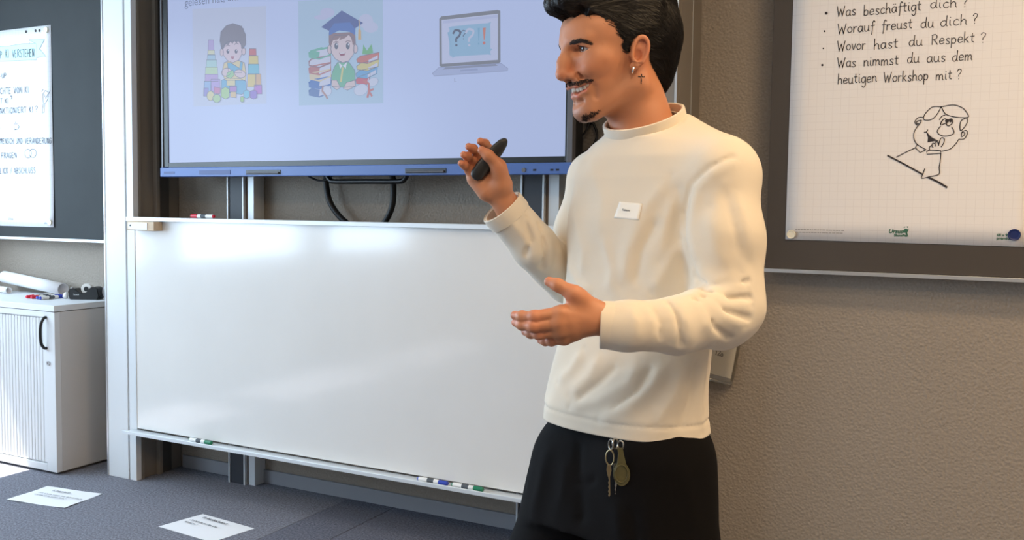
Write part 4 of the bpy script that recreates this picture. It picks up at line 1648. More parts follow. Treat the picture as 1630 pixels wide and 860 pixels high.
def hand_sdf(P, H, side):
    d = rcone(P, H['wrist'][0], H['wrist'][1], .0285, H.get('wr', .0250))
    w1 = H['wrist'][1]
    for pts, rs in H['fingers']:
        p = [hx_(H, q) for q in pts]
        d = smin(d, rcone(P, w1 * .75 + p[0] * .25, p[0], .0150, rs[0] * 1.12), .014)
    pk = [hx_(H, f_[0][0]) for f_ in H['fingers']]
    for a, b in ((0, 1), (1, 2), (2, 3)):
        d = smin(d, rcone(P, pk[a] * .7 + w1 * .3, pk[b] * .7 + w1 * .3, .011, .011), .012)
    tp = [hx_(H, q) for q in H['thumb'][0]]
    th = chain(P, tp, H['thumb'][1], .005)
    th = smin(th, rcone(P, tp[1] * .75 + tp[0] * .25, pk[0] * .55 + w1 * .45, .0090, .0100), .018)
    d = smin(d, th, .012)
    fg = None
    for pts, rs in H['fingers']:
        p = [hx_(H, q) for q in pts]
        e_ = chain(P, p, rs, .0035)
        for j in (1, 2):                                   # joints slightly thicker than the bones
            e_ = smin(e_, ellip(P, p[j], (rs[j] * 1.04,) * 3), .004)
        fg = e_ if fg is None else smin(fg, e_, .0018)
    d = smin(d, fg, .006)
    if side == 'L':
        for pts, rs in H['fingers']:
            p0_ = hx_(H, pts[0])
            kn = p0_ + np.array([0, -rs[0] * .55, .001])
            d = smin(d, ellip(P, kn, (.0075,) * 3), .010)                                      # knuckles
            d = smin(d, rcone(P, kn, w1 * .8 + p0_ * .2 + np.array([0, -.016, .002]), .0022, .0018), .008)   # tendons
    return d


RH = dict(
    wr=.0235, db=-.04,
    wrist=[px(822, 350, -.056), px(793, 306, -.044)],
    fingers=[
        ([(785, 263, -.014), (781, 240, -.012), (772, 229, .004), (764.5, 225, .016)], [.0105, .0088, .0080, .0068]),
        ([(772, 266, -.016), (762, 246, -.010), (753, 237, .008), (746, 233.5, .020)], [.0105, .0088, .0080, .0068]),
        ([(762, 274, -.012), (752, 257, -.004), (744, 249.5, .012), (738, 246.5, .024)], [.0100, .0086, .0078, .0066]),
        ([(755, 285, -.006), (746, 270, .004), (739, 263, .016), (734, 260, .026)], [.0092, .0076, .0070, .0062]),
    ],
    thumb=([(799, 292, .012), (793, 264, .026), (777, 247.5, .036), (767, 239.5, .036)], [.0180, .0125, .0105, .0080]),
)


def rhand_sdf(P):
    d = hand_sdf(P, RH, 'R')
    d = smin(d, rcone(P, px(774, 305, -.038), px(757, 285, -.04), .0170, .0120), .016)   # heel of the hand
    d = smin(d, rcone(P, px(798, 297, -.030), px(780, 278, -.044), .0150, .0120), .016)
    return d


# ---------------------------------------------------------------- clothed body lofts
_by = math.radians(41)
BF = np.array([-math.sin(_by), -math.cos(_by)])
BL = np.array([-BF[1], BF[0]])


def loft(P, secs, n=2.4):
    """secs: (z, xc, yc, W, D) sorted by z"""
    S_ = np.array(secs, float)
    S_ = S_[np.argsort(S_[:, 0])]
    z = P[2]
    xc, yc, W_, D_ = [np.interp(z, S_[:, 0], S_[:, i]).astype(f4) for i in (1, 2, 3, 4)]
    a = (P[0] - xc) * BL[0] + (P[1] - yc) * BL[1]
    f = (P[0] - xc) * BF[0] + (P[1] - yc) * BF[1]
    e_ = (np.abs(a / W_) ** n + np.abs(f / D_) ** n + 1e-9) ** (1.0 / n)
    d = (e_ - 1) * np.minimum(W_, D_)
    return np.maximum(d, np.maximum(z - S_[-1, 0], S_[0, 0] - z))


def sec(v, u, W_, D_, b=0.0):
    p = px(u, v, b)
    return (p[2], p[0], p[1], W_, D_)


TORSO = [sec(790, 993, .160, .111), sec(700, 994, .165, .114), sec(648, 994, .161, .111), sec(600, 999, .153, .104), sec(525, 1011, .147, .099), sec(446, 1020, .149, .100), sec(349, 1028, .154, .102),
         sec(285, 1034, .152, .094), sec(252, 1036, .138, .084), sec(228, 1034, .104, .068), sec(212, 1031, .066, .058), sec(200, 1029, .045, .045)]
SH_L, SH_R = px(1144, 282, .105), px(950, 288, -.115)
ARM_L = ([SH_L, px(1152, 380, .135), px(1158, 488, .150), px(1148, 506, .165)], [.068, .066, .058, .054])
FORE_L = ([px(1158, 494, .150), px(1075, 519, .226), px(1000, 519, .258), px(940, 517, .253)], [.057, .0455, .0385, .0345])
ARM_R = ([SH_R, px(925, 370, -.140), px(905, 446, -.145)], [.055, .052, .048])
FORE_R = ([px(905, 446, -.145), px(850, 393, -.080), px(791, 320, -.050)], [.048, .043, .0400])


RING_C = px(1026, 192, -.004)
ring_pts = []
for k in range(48):
    a = 2 * math.pi * k / 48
    c_, s_ = math.cos(a), math.sin(a)
    ring_pts.append(px(1026 + 57 * c_ - 6 * s_, 192 - 19 * c_ + 20 * s_, -.004 + .066 * s_ - .006 * c_))
ring_n = _unit(np.cross(ring_pts[12] - RING_C, ring_pts[0] - RING_C))
if ring_n[2] < 0:
    ring_n = -ring_n


def shirt_uncut(P):
    d = loft(P, TORSO)
    d = smin(d, rcone(P, RING_C - ring_n * .07, RING_C + ring_n * .012, .070, .0605), .024)
    d = smin(d, rcone(P, px(1052, 236, .010), SH_L, .050, .066), .035)
    d = smin(d, rcone(P, px(1090, 222, .015), SH_L, .040, .064), .03)
    d = smin(d, rcone(P, px(1018, 240, -.02), SH_R, .050, .055), .035)
    al = chain(P, *ARM_L, k=.02)
    afl = smin(chain(P, *FORE_L, k=.012), rcone(P, ARM_L[0][1] * .3 + ARM_L[0][2] * .7, ARM_L[0][2], .060, .058), .012)
    ar = chain(P, *ARM_R, k=.02)
    afr = chain(P, *FORE_R, k=.012)
    d = smin(d, ar, .018)
    d = smin(d, afr, .005)
    d = smin(d, al, .012)
    d = smin(d, afl, .006)
    return d


def shirt_base(P):
    d = shirt_uncut(P)
    # neck opening
    hn = (P[0] - f4(RING_C[0])) * f4(ring_n[0]) + (P[1] - f4(RING_C[1])) * f4(ring_n[1]) + (P[2] - f4(RING_C[2])) * f4(ring_n[2])
    rr2 = (P[0] - f4(RING_C[0])) ** 2 + (P[1] - f4(RING_C[1])) ** 2 + (P[2] - f4(RING_C[2])) ** 2
    rad = np.sqrt(np.maximum(rr2 - hn * hn, 0))
    return np.maximum(d, -np.maximum(rad - .10, -(hn + .004)))


def hit(f, u, v, t0=.9, t1=2.4):
    """first point of the field f along the photo ray"""
    r = PR @ ray(u, v)
    t = np.linspace(t0, t1, 1500)
    P = (_camL[:, None] + r[:, None] * t[None]).astype(f4)
    d = f(P)
    k = np.argmax(d < 0)
    if d[k] >= 0:
        k = int(np.argmin(d))
    return _camL + r * t[k]


def hits(f, pts):
    return [hit(f, *q) for q in pts]


# folds: (photo polyline, width m, height m)
FOLDS = [
    # sleeve at the near elbow
    ([(1118, 462), (1150, 466), (1188, 458)], .012, .0075), ([(1120, 470), (1160, 486), (1196, 488)], .011, .0075),
    ([(1112, 474), (1150, 505), (1186, 520)], .012, .0080), ([(1100, 478), (1122, 515), (1140, 545)], .010, .0065),
    ([(1122, 466), (1158, 476), (1192, 474)], .006, -.0060), ([(1116, 474), (1152, 496), (1190, 506)], .006, -.0060),
    ([(1105, 478), (1135, 520), (1160, 538)], .006, -.0055), ([(1113, 457), (1122, 462), (1135, 462)], .008, -.010),
    ([(1075, 480), (1090, 510), (1096, 550)], .009, .0050), ([(1050, 482), (1066, 505), (1068, 545)], .009, .0045),
    ([(1062, 482), (1078, 510), (1084, 548)], .006, -.0040), ([(1022, 484), (1036, 512), (1036, 548)], .009, .0035),
    ([(1000, 486), (1012, 510), (1012, 545)], .008, .0030), ([(1035, 486), (1050, 515), (1050, 545)], .007, -.0030),
    # upper sleeve
    ([(1108, 300), (1102, 360), (1112, 420)], .012, .0040), ([(1130, 330), (1140, 400), (1170, 440)], .018, .0040),
    ([(1170, 300), (1188, 360), (1196, 420)], .018, .0030), ([(1150, 290), (1166, 350), (1180, 420)], .014, -.0030),
    ([(1108, 430), (1140, 446), (1180, 436)], .010, .0045), ([(1106, 440), (1140, 456), (1190, 448)], .006, -.0040),
    # armhole seam
    ([(1166, 250), (1128, 268), (1100, 294), (1091, 340), (1095, 400), (1112, 450)], .0050, -.0042),
    ([(1178, 256), (1136, 278), (1112, 302), (1102, 345)], .008, .0030),
    # chest and belly
    ([(1080, 300), (1062, 350), (1050, 420)], .016, .0050), ([(1070, 280), (1030, 330), (1000, 400), (990, 460)], .018, .0045),
    ([(1050, 340), (1020, 400), (1010, 460)], .012, -.0040), ([(1085, 380), (1060, 430), (1035, 468)], .012, .0050),
    ([(940, 250), (960, 320), (955, 400)], .022, .0030), ([(915, 330), (930, 400), (925, 450)], .016, .0035),
    ([(905, 420), (920, 450), (945, 470)], .010, .0040), ([(960, 370), (975, 430), (970, 470)], .012, .0035),
    ([(1060, 570), (1040, 610), (1000, 650), (950, 672)], .014, .0050), ([(1090, 575), (1075, 630), (1040, 680)], .014, .0045),
    ([(1020, 575), (1000, 610), (950, 640), (905, 650)], .012, .0045), ([(1040, 580), (1015, 625), (970, 655)], .008, -.0040),
    ([(960, 560), (940, 600), (905, 630)], .014, .0045), ([(930, 555), (910, 590), (888, 610)], .012, .0040),
    ([(985, 580), (960, 605), (915, 640)], .008, -.0040), ([(1120, 580), (1112, 640), (1116, 690)], .012, .0045),
    ([(1108, 570), (1098, 640), (1080, 690)], .008, -.0035),
    # far sleeve
    ([(800, 338), (830, 372), (848, 402)], .010, .0035), ([(822, 330), (850, 365), (870, 380)], .009, .0040),
    ([(846, 352), (856, 385), (852, 415)], .008, .0045), ([(866, 366), (876, 395), (872, 430)], .008, .0050),
    ([(856, 358), (866, 390), (862, 425)], .006, -.0045), ([(880, 372), (890, 400), (888, 440)], .008, .0050),
    ([(836, 346), (844, 380), (838, 405)], .006, -.0035),
]
_fold3 = [(hits(shirt_base, pl), w_ * (.85 if w_ > .0055 else 1), a_ * (1.55 if w_ > .0055 else 1)) for pl, w_, a_ in FOLDS]


def fold_disp(P, folds):
    out = np.zeros(P.shape[1], f4)
    for pts, w_, a_ in folds:
        lo_ = np.min(pts, 0) - 3 * w_
        hi_ = np.max(pts, 0) + 3 * w_
        k = np.where((P[0] > lo_[0]) & (P[0] < hi_[0]) & (P[1] > lo_[1]) & (P[1] < hi_[1]) & (P[2] > lo_[2]) & (P[2] < hi_[2]))[0]
        if not len(k):
            continue
        Q = P[:, k]
        dm = None
        n = len(pts) - 1
        for i in range(n):
            e_ = rcone(Q, pts[i], pts[i + 1], 0, 0)
            dm = e_ if dm is None else np.minimum(dm, e_)
        # fade towards the ends
        end = np.minimum(np.linalg.norm(Q - np.asarray(pts[0], f4)[:, None], axis=0), np.linalg.norm(Q - np.asarray(pts[-1], f4)[:, None], axis=0))
        fade = np.clip(end / (2.2 * w_), 0.0, 1) if w_ > .0055 else 1.0
        out[k] += a_ * np.exp(-(dm / w_) ** (1.35 if w_ > .0055 else 2)) * fade
    return out


def shirt_sdf(P):
    d = shirt_base(P)
    band = np.where(np.abs(d) < .03)[0]
    Q = P[:, band]
    g = fold_disp(Q, _fold3)
    g += .0016 * np.sin(38 * Q[0] + 19 * Q[2] + 3 * np.sin(17 * Q[1])) * np.sin(23 * Q[2] - 14 * Q[0] + 2.1 * np.sin(21 * Q[1]))
    g -= .0022 * np.exp(-((Q[2] - .904) / .0028) ** 2) * (Q[0] > -.30)
    d = d.copy()
    d[band] -= g
    return d


# ---------------------------------------------------------------- build: body
person_mat = attr_mat('skin', .48, sub=.12, bump=(420, .12, .0006))


def mkbox(f, pts, pad):
    pts = np.array(pts)
    return pts.min(0) - pad, pts.max(0) + pad


hv, hq = surface_net(headneck, *mkbox(None, [from_head((.15, .10, .135)), from_head((-.11, -.10, -.13)), from_head((.15, -.10, -.13)), from_head((-.11, .1, .135)), from_head((.16, 0, .1)), NECK_B + [.08, .08, .02], NECK_B - [.08, .09, .02]], .02), .00165)
lv, lq = surface_net(lambda P: hand_sdf(P, LH, 'L'), *mkbox(None, [px(812, 500, .27), px(870, 442, .30), px(990, 550, .26), px(985, 480, .26), px(900, 550, .32), px(850, 500, .25)], .03), .0014)
rv, rq = surface_net(rhand_sdf, *mkbox(None, [px(728, 218, .03), px(826, 358, -.06), px(790, 340, .03), px(816, 260, .04), px(760, 230, -.08)], .03), .0014)

# hidden core: torso, arms, legs (coarse), inside the clothes
LEG_N = ([px(1040, 740, .055), px(1048, 900, .08), px(1050, 1090, .09), px(1048, 1405, .085)])
LEG_F = ([px(930, 745, -.065), px(893, 900, -.085), px(880, 1090, -.08), px(880, 1330, -.095)])


def core_sdf(P):
    d = loft(P, [(s_[0], s_[1], s_[2], s_[3] - .03, s_[4] - .025) for s_ in TORSO])
    d = smin(d, neck_sdf(P), .02)
    d = smin(d, chain(P, [SH_L] + list(ARM_L[0][1:3]) + list(FORE_L[0][1:3]) + [px(985, 511, .256)], [.045, .042, .037, .034, .030, .0285]), .03)
    d = smin(d, chain(P, [SH_R] + list(ARM_R[0][1:]) + [FORE_R[0][1], px(822, 350, -.056)], [.045, .042, .036, .033, .0285]), .03)
    for L_ in (LEG_N, LEG_F):
        d = smin(d, chain(P, L_ + [L_[-1] + np.array([0, 0, -.03])], [.082, .075, .055, .04, .035]), .03)
    return d


cv, cq = surface_net(core_sdf, (-.32, -.40, .03), (.30, .28, 1.52), .0085)
bmc = bm_from(cv, cq)
nk_n = _unit(NECK_A - NECK_B)
nk_p = NECK_A * .22 + NECK_B * .78
wl_n = _unit(LH['wrist'][1] - LH['wrist'][0])
wl_p = LH['wrist'][0] * .8 + LH['wrist'][1] * .2
wr_n = _unit(RH['wrist'][1] - RH['wrist'][0])
wr_p = RH['wrist'][0] * .85 + RH['wrist'][1] * .15
bm_cut(bmc, nk_p - nk_n * .006, nk_n, .11)
bm_cut(bmc, wl_p - wl_n * .006, wl_n, .07)
bm_cut(bmc, wr_p - wr_n * .006, wr_n, .06)
parts_bm = [bmc]
for (vv, qq, cp, cn, rad) in ((hv, hq, nk_p, -nk_n, .16), (lv, lq, wl_p, -wl_n, .10), (rv, rq, wr_p, -wr_n, .08)):
    b_ = bm_from(vv, qq)
    bm_cut(b_, cp, cn, rad)
    parts_bm.append(b_)
bm = bmesh.new()
for b_ in parts_bm:
    me = bpy.data.meshes.new('tmp')
    b_.to_mesh(me)
    b_.free()
    bm.from_mesh(me)
    bpy.data.meshes.remove(me)
for cp in (nk_p, wl_p, wr_p):
    ed = [e_ for e_ in bm.edges if e_.is_boundary and (e_.verts[0].co - Vector(cp)).length < .11]
    try:
        bmesh.ops.bridge_loops(bm, edges=ed)
    except Exception as ex:
        print('bridge', ex)
bmesh.ops.holes_fill(bm, edges=[e_ for e_ in bm.edges if e_.is_boundary], sides=0)
body_me = bpy.data.meshes.new('person')
bm.to_mesh(body_me)
bm.free()
body_me.polygons.foreach_set('use_smooth', np.ones(len(body_me.polygons), bool))
nv = len(body_me.vertices)
BV = np.empty(nv * 3, f4)
body_me.vertices.foreach_get('co', BV)
BV = BV.reshape(-1, 3)
q = to_head(BV.T.copy())
qa = np.stack([q[0], np.abs(q[1]), q[2]])


def blob(c, r, s=1.0):
    return np.exp(-(((qa[0] - c[0]) / r[0]) ** 2 + ((qa[1] - c[1]) / r[1]) ** 2 + ((qa[2] - c[2]) / r[2]) ** 2) * s)


cols = np.tile(np.array(lin((200, 136, 99))), (nv, 1))


def tint(w, rgb):
    global cols
    w = np.clip(w, 0, 1)[:, None]
    cols = cols * (1 - w) + np.array(lin(rgb)) * w


ishead = np.linalg.norm(q.T - np.array([.02, 0, 0]), axis=1) < .22
tint(.55 * blob((.13, 0, -.02), (.03, .02, .02)) * ishead, (206, 122, 92))
tint(.40 * blob((.09, .042, -.012), (.03, .025, .022)) * ishead, (212, 128, 96))
tint(.55 * blob((-.007, .085, .0), (.028, .02, .04)) * ishead, (212, 126, 100))
# beard shadow
jaw = np.clip((-.030 - q[2]) / .03, 0, 1) * np.clip((q[0] - .0) / .03, 0, 1) * np.clip((q[2] + .135) / .02, 0, 1)
tint(.20 * jaw * ishead, (120, 84, 66))
tint(.45 * blob((.125, 0, -.035), (.03, .028, .0045)) * ishead, (92, 62, 50))
tint(.80 * blob((.100, 0, -.112), (.030, .022, .016)) * ishead, (92, 62, 48))
# lips
lipU = chain(qa.astype(f4), LIP_U, LIP_UR)
lipL = chain(qa.astype(f4), LIP_L, LIP_LR)
tint(.75 * np.clip(1 - lipU / .0012, 0, 1) * ishead, (190, 104, 92))
tint(.80 * np.clip(1 - lipL / .0016, 0, 1) * ishead, (206, 120, 108))
mo = chain(qa.astype(f4), MO_IN, [.0010, .0072, .0077])
tint(np.clip(1 - mo / .0012, 0, 1) * ishead, (70, 26, 24))
# brows, lash line

de = np.sqrt((qa[0] - EYE[0]) ** 2 + (qa[1] - EYE[1]) ** 2 + (qa[2] - EYE[2]) ** 2)
tint(.85 * np.clip(1 - np.abs(de - .0131) / .0014, 0, 1) * (np.abs(q[2] - EYE[2]) < .0075) * (q[0] > .094) * ishead, (70, 42, 34))
# hands a little ruddier at the joints
for H_ in (LH, RH):
    for pts, rs in H_['fingers'] + [H_['thumb']]:
        for j in (1, 3):
            c_ = hx_(H_, pts[j])
            tint(.40 * np.exp(-(np.linalg.norm(BV - c_, axis=1) / .013) ** 2), (214, 128, 102))
color_attr(body_me, cols)
body_me.materials.append(person_mat)
person = link('person', body_me, None, 'smiling man in cream long-sleeved top and black trousers, gesturing with both hands', 'person')
person.location = P_ORIGIN
person.rotation_euler[2] = PERSON_RZ

# ---------------------------------------------------------------- shirt
sv, sq = surface_net(shirt_sdf, (-.36, -.42, .84), (.30, .28, 1.53), .0036)
bms = bm_from(sv, sq)
HEM_Z = .879
bmesh.ops.bisect_plane(bms, geom=bms.verts[:] + bms.edges[:] + bms.faces[:], plane_co=(0, 0, HEM_Z), plane_no=(0, 0, -1), clear_outer=True)
cuL_n = _unit(FORE_L[0][3] - FORE_L[0][2])
cuL_p = px(957, 517.5, .2545)
cuR_n = _unit(FORE_R[0][2] - FORE_R[0][1])
cuR_p = px(799, 330, -.054)
bm_cut(bms, cuL_p, cuL_n, .085)
bm_cut(bms, cuR_p, cuR_n, .085)
_rc, _rn = Vector(RING_C), Vector(ring_n)
bmesh.ops.delete(bms, geom=[f_ for f_ in bms.faces if (f_.calc_center_median() - _rc).length < .062 and abs((f_.calc_center_median() - _rc).dot(_rn) + .004) < .0025], context='FACES')
shirt_me = bpy.data.meshes.new('shirt')
bms.to_mesh(shirt_me)
bms.free()
shirt_me.polygons.foreach_set('use_smooth', np.ones(len(shirt_me.polygons), bool))
M['shirt'] = mat('cream_cotton', (231, 220, 202), .85, spec=.2, sheen=.15, bump=(900, .15, .0005))
shirt_me.materials.append(M['shirt'])
shirt = link('shirt', shirt_me, person, 'cream cotton long-sleeved top')
md = shirt.modifiers.new('cloth', 'SOLIDIFY')
md.thickness = .0025
md.offset = -1


def band(name, center_pts, normals_up, half_h, thick, m, parent):
    """closed ribbed band: center_pts ring, axis direction normals_up"""
    mb_ = MB()
    n = len(center_pts)
    C_ = np.mean(center_pts, 0)
    rows = []
    prof = [(-1, 0), (-.9, .8), (-.45, 1.0), (.45, 1.0), (.9, .8), (1, 0), (.9, -.6), (-.9, -.6)]
    for p in center_pts:
        out = _unit((p - C_) - normals_up * ((p - C_) @ normals_up))
        rows.append([mb_.bm.verts.new(p + normals_up * (a_ * half_h) + out * (b_ * thick)) for a_, b_ in prof])
    for i in range(n):
        A, B = rows[i], rows[(i + 1) % n]
        for k in range(len(prof)):
            k2 = (k + 1) % len(prof)
            mb_.bm.faces.new((A[k], A[k2], B[k2], B[k]))
    o = mb_.build(name, m, parent, smooth=True)
    return o


# collar follows the neckline of the cloth
col_pts = []
for k in range(64):
    a = 2 * math.pi * k / 64
    p = (ring_pts[0] - RING_C) * math.cos(a) + (ring_pts[12] - RING_C) * math.sin(a)
    dr3 = _unit(p)
    rs_ = np.linspace(.050, .105, 120)
    dq = shirt_uncut((RING_C[:, None] - ring_n[:, None] * .007 + dr3[:, None] * rs_[None]).astype(f4))
    col_pts.append((dr3, min(max(rs_[int(np.argmax(dq > 0))] if (dq > 0).any() else .08, .060), .073)))
_cr = np.array([c[1] for c in col_pts])
for _ in range(6):
    _cr = (_cr + np.roll(_cr, 1) + np.roll(_cr, -1)) / 3
col_pts = [RING_C + c[0] * (r_ + .0005) for c, r_ in zip(col_pts, _cr)]
print('collar radius', _cr.min(), _cr.max())
band('collar', np.array(col_pts), ring_n, .0112, .0040, M['shirt'], shirt)


def cuff(p, n, r, name='cuff'):
    x_ = _unit(np.cross(n, [0.3, .2, 1]))
    y_ = np.cross(n, x_)
    pts = np.array([p - n * .0125 + r * (x_ * math.cos(t) + y_ * math.sin(t)) for t in np.linspace(0, 2 * math.pi, 40, endpoint=False)])
    return band(name, pts, n, .0145, .0020, M['shirt'], shirt)


cuff(cuL_p, cuL_n, .0360)
cuff(cuR_p, cuR_n, .0422)

# name sticker on the chest
def drape(f, quad, n, off, name, m, parent, thick=.0004):
    """thin patch laid on the field f; quad = photo corners tl, tr, br, bl"""
    mb_ = MB()
    g = []
    for i in range(n + 1):
        row = []
        for j in range(n + 1):
            a, b = i / n, j / n
            u = quad[0][0] * (1 - a) * (1 - b) + quad[1][0] * (1 - a) * b + quad[2][0] * a * b + quad[3][0] * a * (1 - b)
            v = quad[0][1] * (1 - a) * (1 - b) + quad[1][1] * (1 - a) * b + quad[2][1] * a * b + quad[3][1] * a * (1 - b)
            h_ = hit(f, u, v)
            row.append(h_ + _unit(_camL - h_) * off)
        g.append(row)
    vs_ = [[mb_.bm.verts.new(p) for p in row] for row in g]
    for i in range(n):
        for j in range(n):
            mb_.bm.faces.new((vs_[i][j], vs_[i + 1][j], vs_[i + 1][j + 1], vs_[i][j + 1]))
    o = mb_.build(name, m, parent, smooth=True)
    if thick:
        mdd = o.modifiers.new('thickness', 'SOLIDIFY')
        mdd.thickness = thick
    return o, g


M['sticker'] = mat('sticker_white', (250, 246, 236), .6)
tag_o, tg = drape(shirt_sdf, [(986, 321), (1022.5, 324), (1016.5, 350.5), (977, 347)], 8, .0014, 'name_sticker', M['sticker'], shirt)
tag_o['label'] = 'white name sticker on the chest'
p00, p01, p10 = tg[0][0], tg[0][8], tg[8][0]
tx_ = _unit(p01 - p00)
tn_ = _unit(np.cross(p01 - p00, p10 - p00))
if tn_ @ _unit(_camL - p00) < 0:
    tn_ = -tn_
tu_ = np.cross(tn_, tx_)
tp_ = tg[4][2] + tn_ * .0012 - tu_ * .001
Tm = Matrix(((tx_[0], tu_[0], tn_[0], tp_[0]), (tx_[1], tu_[1], tn_[1], tp_[1]), (tx_[2], tu_[2], tn_[2], tp_[2]), (0, 0, 0, 1)))
text_mesh('name_print', 'Fabiano', .0052, M['ink_soft'], Tm, shirt, bold=.0001)

# ---------------------------------------------------------------- trousers
TRS = [sec(830, 980, .166, .125), sec(790, 984, .168, .120), sec(740, 988, .160, .110), sec(700, 992, .147, .098), sec(640, 996, .132, .088), sec(600, 998, .128, .085)]


def trousers_base(P):
    d = loft(P, TRS, 2.3)
    for L_, rs in ((LEG_N, [.112, .108, .098, .088]), (LEG_F, [.108, .104, .097, .088])):
        lg = chain(P, L_ + [L_[-1] + np.array([0, 0, -.03])], rs + [rs[-1]], .03)
        d = smin(d, lg, .03)
    return d


TF = [([(922, 700), (921, 735), (922, 768)], .007, -.006), ([(922, 768), (935, 772), (946, 764)], .005, -.005), ([(921, 775), (926, 820), (932, 870)], .010, -.007),
      ([(880, 700), (862, 760), (850, 840)], .016, .006), ([(905, 720), (895, 790), (890, 860)], .014, .005), ([(980, 790), (985, 830), (990, 880)], .014, .005),
      ([(1005, 800), (1010, 840), (1012, 890)], .010, -.005), ([(1090, 730), (1100, 800), (1110, 870)], .016, .004), ([(850, 700), (838, 740), (832, 790)], .010, -.005)]
_tf3 = [(hits(trousers_base, pl), w_, a_) for pl, w_, a_ in TF]


def trousers_sdf(P):
    d = trousers_base(P)
    bnd = np.where(np.abs(d) < .03)[0]
    d = d.copy()
    Q = P[:, bnd]
    d[bnd] -= fold_disp(Q, _tf3) + .0025 * np.sin(9 * Q[2] + 13 * Q[0]) * np.sin(31 * Q[0] + 17 * Q[1])
    return d


tv_, tq_ = surface_net(trousers_sdf, (-.34, -.32, -.02), (.30, .30, .98), .0055)
bmt = bm_from(tv_, tq_)
bmesh.ops.bisect_plane(bmt, geom=bmt.verts[:] + bmt.edges[:] + bmt.faces[:], plane_co=(0, 0, .028), plane_no=(0, 0, -1), clear_outer=True)
bmesh.ops.bisect_plane(bmt, geom=bmt.verts[:] + bmt.edges[:] + bmt.faces[:], plane_co=(0, 0, .955), plane_no=(0, 0, 1), clear_outer=True)
tme = bpy.data.meshes.new('trousers')
bmt.to_mesh(tme)
bmt.free()
tme.polygons.foreach_set('use_smooth', np.ones(len(tme.polygons), bool))
M['trouser'] = mat('black_twill', (11, 9, 10), .85, spec=.15, bump=(700, .15, .0005))
tme.materials.append(M['trouser'])
trousers = link('trousers', tme, person, 'black wide trousers')
md = trousers.modifiers.new('cloth', 'SOLIDIFY')
md.thickness = .002
md.offset = -1

# shoes
M['shoe'] = mat('shoe_black', (30, 28, 28), .6)
M['sole'] = mat('shoe_sole', (224, 220, 212), .6)
for L_, ang in ((LEG_N, 35), (LEG_F, 55)):
    c_ = L_[-1]
    a = math.radians(ang)
    fw = np.array([-math.sin(a), -math.cos(a), 0])
    sd = np.array([-fw[1], fw[0], 0])

    def shoe_f(P, c_=c_, fw=fw):
        h0 = np.array([c_[0], c_[1], 0])
        d = rcone(P, h0 - fw * .03 + [0, 0, .045], h0 + fw * .14 + [0, 0, .03], .042, .036)
        d = smin(d, rcone(P, h0 - fw * .01 + [0, 0, .05], h0 - fw * .01 + [0, 0, .10], .040, .038), .02)
        return np.maximum(d, .022 - P[2])
    hh0 = np.array([c_[0], c_[1], 0])
    v_, q_ = surface_net(shoe_f, hh0 - [.2, .2, 0], hh0 + [.2, .2, .16], .005)
    me = mesh_from('shoe', v_, q_)
    me.materials.append(M['shoe'])
    sho = link('shoe', me, person)
    mb_ = MB()
    vs_ = []
    for k in range(28):
        t = 2 * math.pi * k / 28
        vs_.append(hh0 + fw * (.055 + .128 * math.cos(t)) + sd * (.044 * math.sin(t)))
    mb_.poly(vs_, (0, 0, .024))
    mb_.build('sole', M['sole'], sho)

# ---------------------------------------------------------------- hair
_HXZ = np.array([[-.10, -.2], [-.085, -.055], [-.074, -.040], [-.055, -.023], [-.018, -.016], [-.004, .000], [.003, .036], [.0095, .043], [.0366, .0476], [.0574, .069], [.0695, .074], [.0800, .079], [.0880, .090], [.0940, .5], [.2, .5]])


def hair_sdf_q(q):
    qa_ = np.stack([q[0], np.abs(q[1]), q[2]])
    d = ellip(q, (-.004, 0, .050), (.117, .0865, .0915))
    d = smin(d, ellip(q, (.070, 0, .121), (.080, .064, .034)), .025)
    d = smin(d, ellip(q, (.105, .005, .128), (.036, .048, .022)), .02)
    d = smin(d, ellip(q, (-.018, 0, .108), (.102, .078, .050)), .03)
    d = smin(d, ellip(q, (-.060, 0, .040), (.062, .074, .085)), .03)
    d = smin(d, ellip(q, (-.060, 0, -.030), (.038, .054, .056)), .03)
    d = smin(d, ellip(qa_, (.056, .046, .084), (.036, .019, .026)), .02)
    # combed locks
    ph = 95 * np.arctan2(q[1], q[2] - .02 + 1e-6) * .5
    ph2 = 160 * q[1] + 40 * q[0] + 4 * np.sin(30 * q[0])
    d = d - .0016 * np.sin(ph2) * np.clip((q[2] - .05) / .04, 0, 1) - .0009 * np.sin(ph * 1.7 + 60 * q[0]) - .0008 * np.sin(330 * q[1] + 90 * q[2] + 50 * q[0])
    hx = np.interp(q[2] + .0035 * np.sin(300 * q[1]) * (qa_[1] < .06), _HXZ[:, 0], _HXZ[:, 1]).astype(f4)
    wob = .0025 * np.sin(260 * q[2] + 90 * q[1])
    d = smax(d, (q[0] + wob - hx) * .6, .006)
    pe = qa_ - EAR_C.astype(f4)[:, None]
    pe = np.stack([EAR_U.astype(f4) @ pe, EAR_V.astype(f4) @ pe, EAR_N.astype(f4) @ pe])
    return smax(d, -ellip(pe, (-.001, .000, .006), (.0195, .0355, .020)), .003)


def hair_sdf(P):
    return hair_sdf_q(to_head(P)) * f4(HS)


hlo, hhi = mkbox(None, [from_head((a, b, c)) for a in (-.12, .15) for b in (-.1, .1) for c in (-.1, .175)], .01)
hav, haq = surface_net(hair_sdf, hlo, hhi, .0024)
hqv = to_head(hav.T.astype(f4)).T
# normals by gradient
eps = .0015


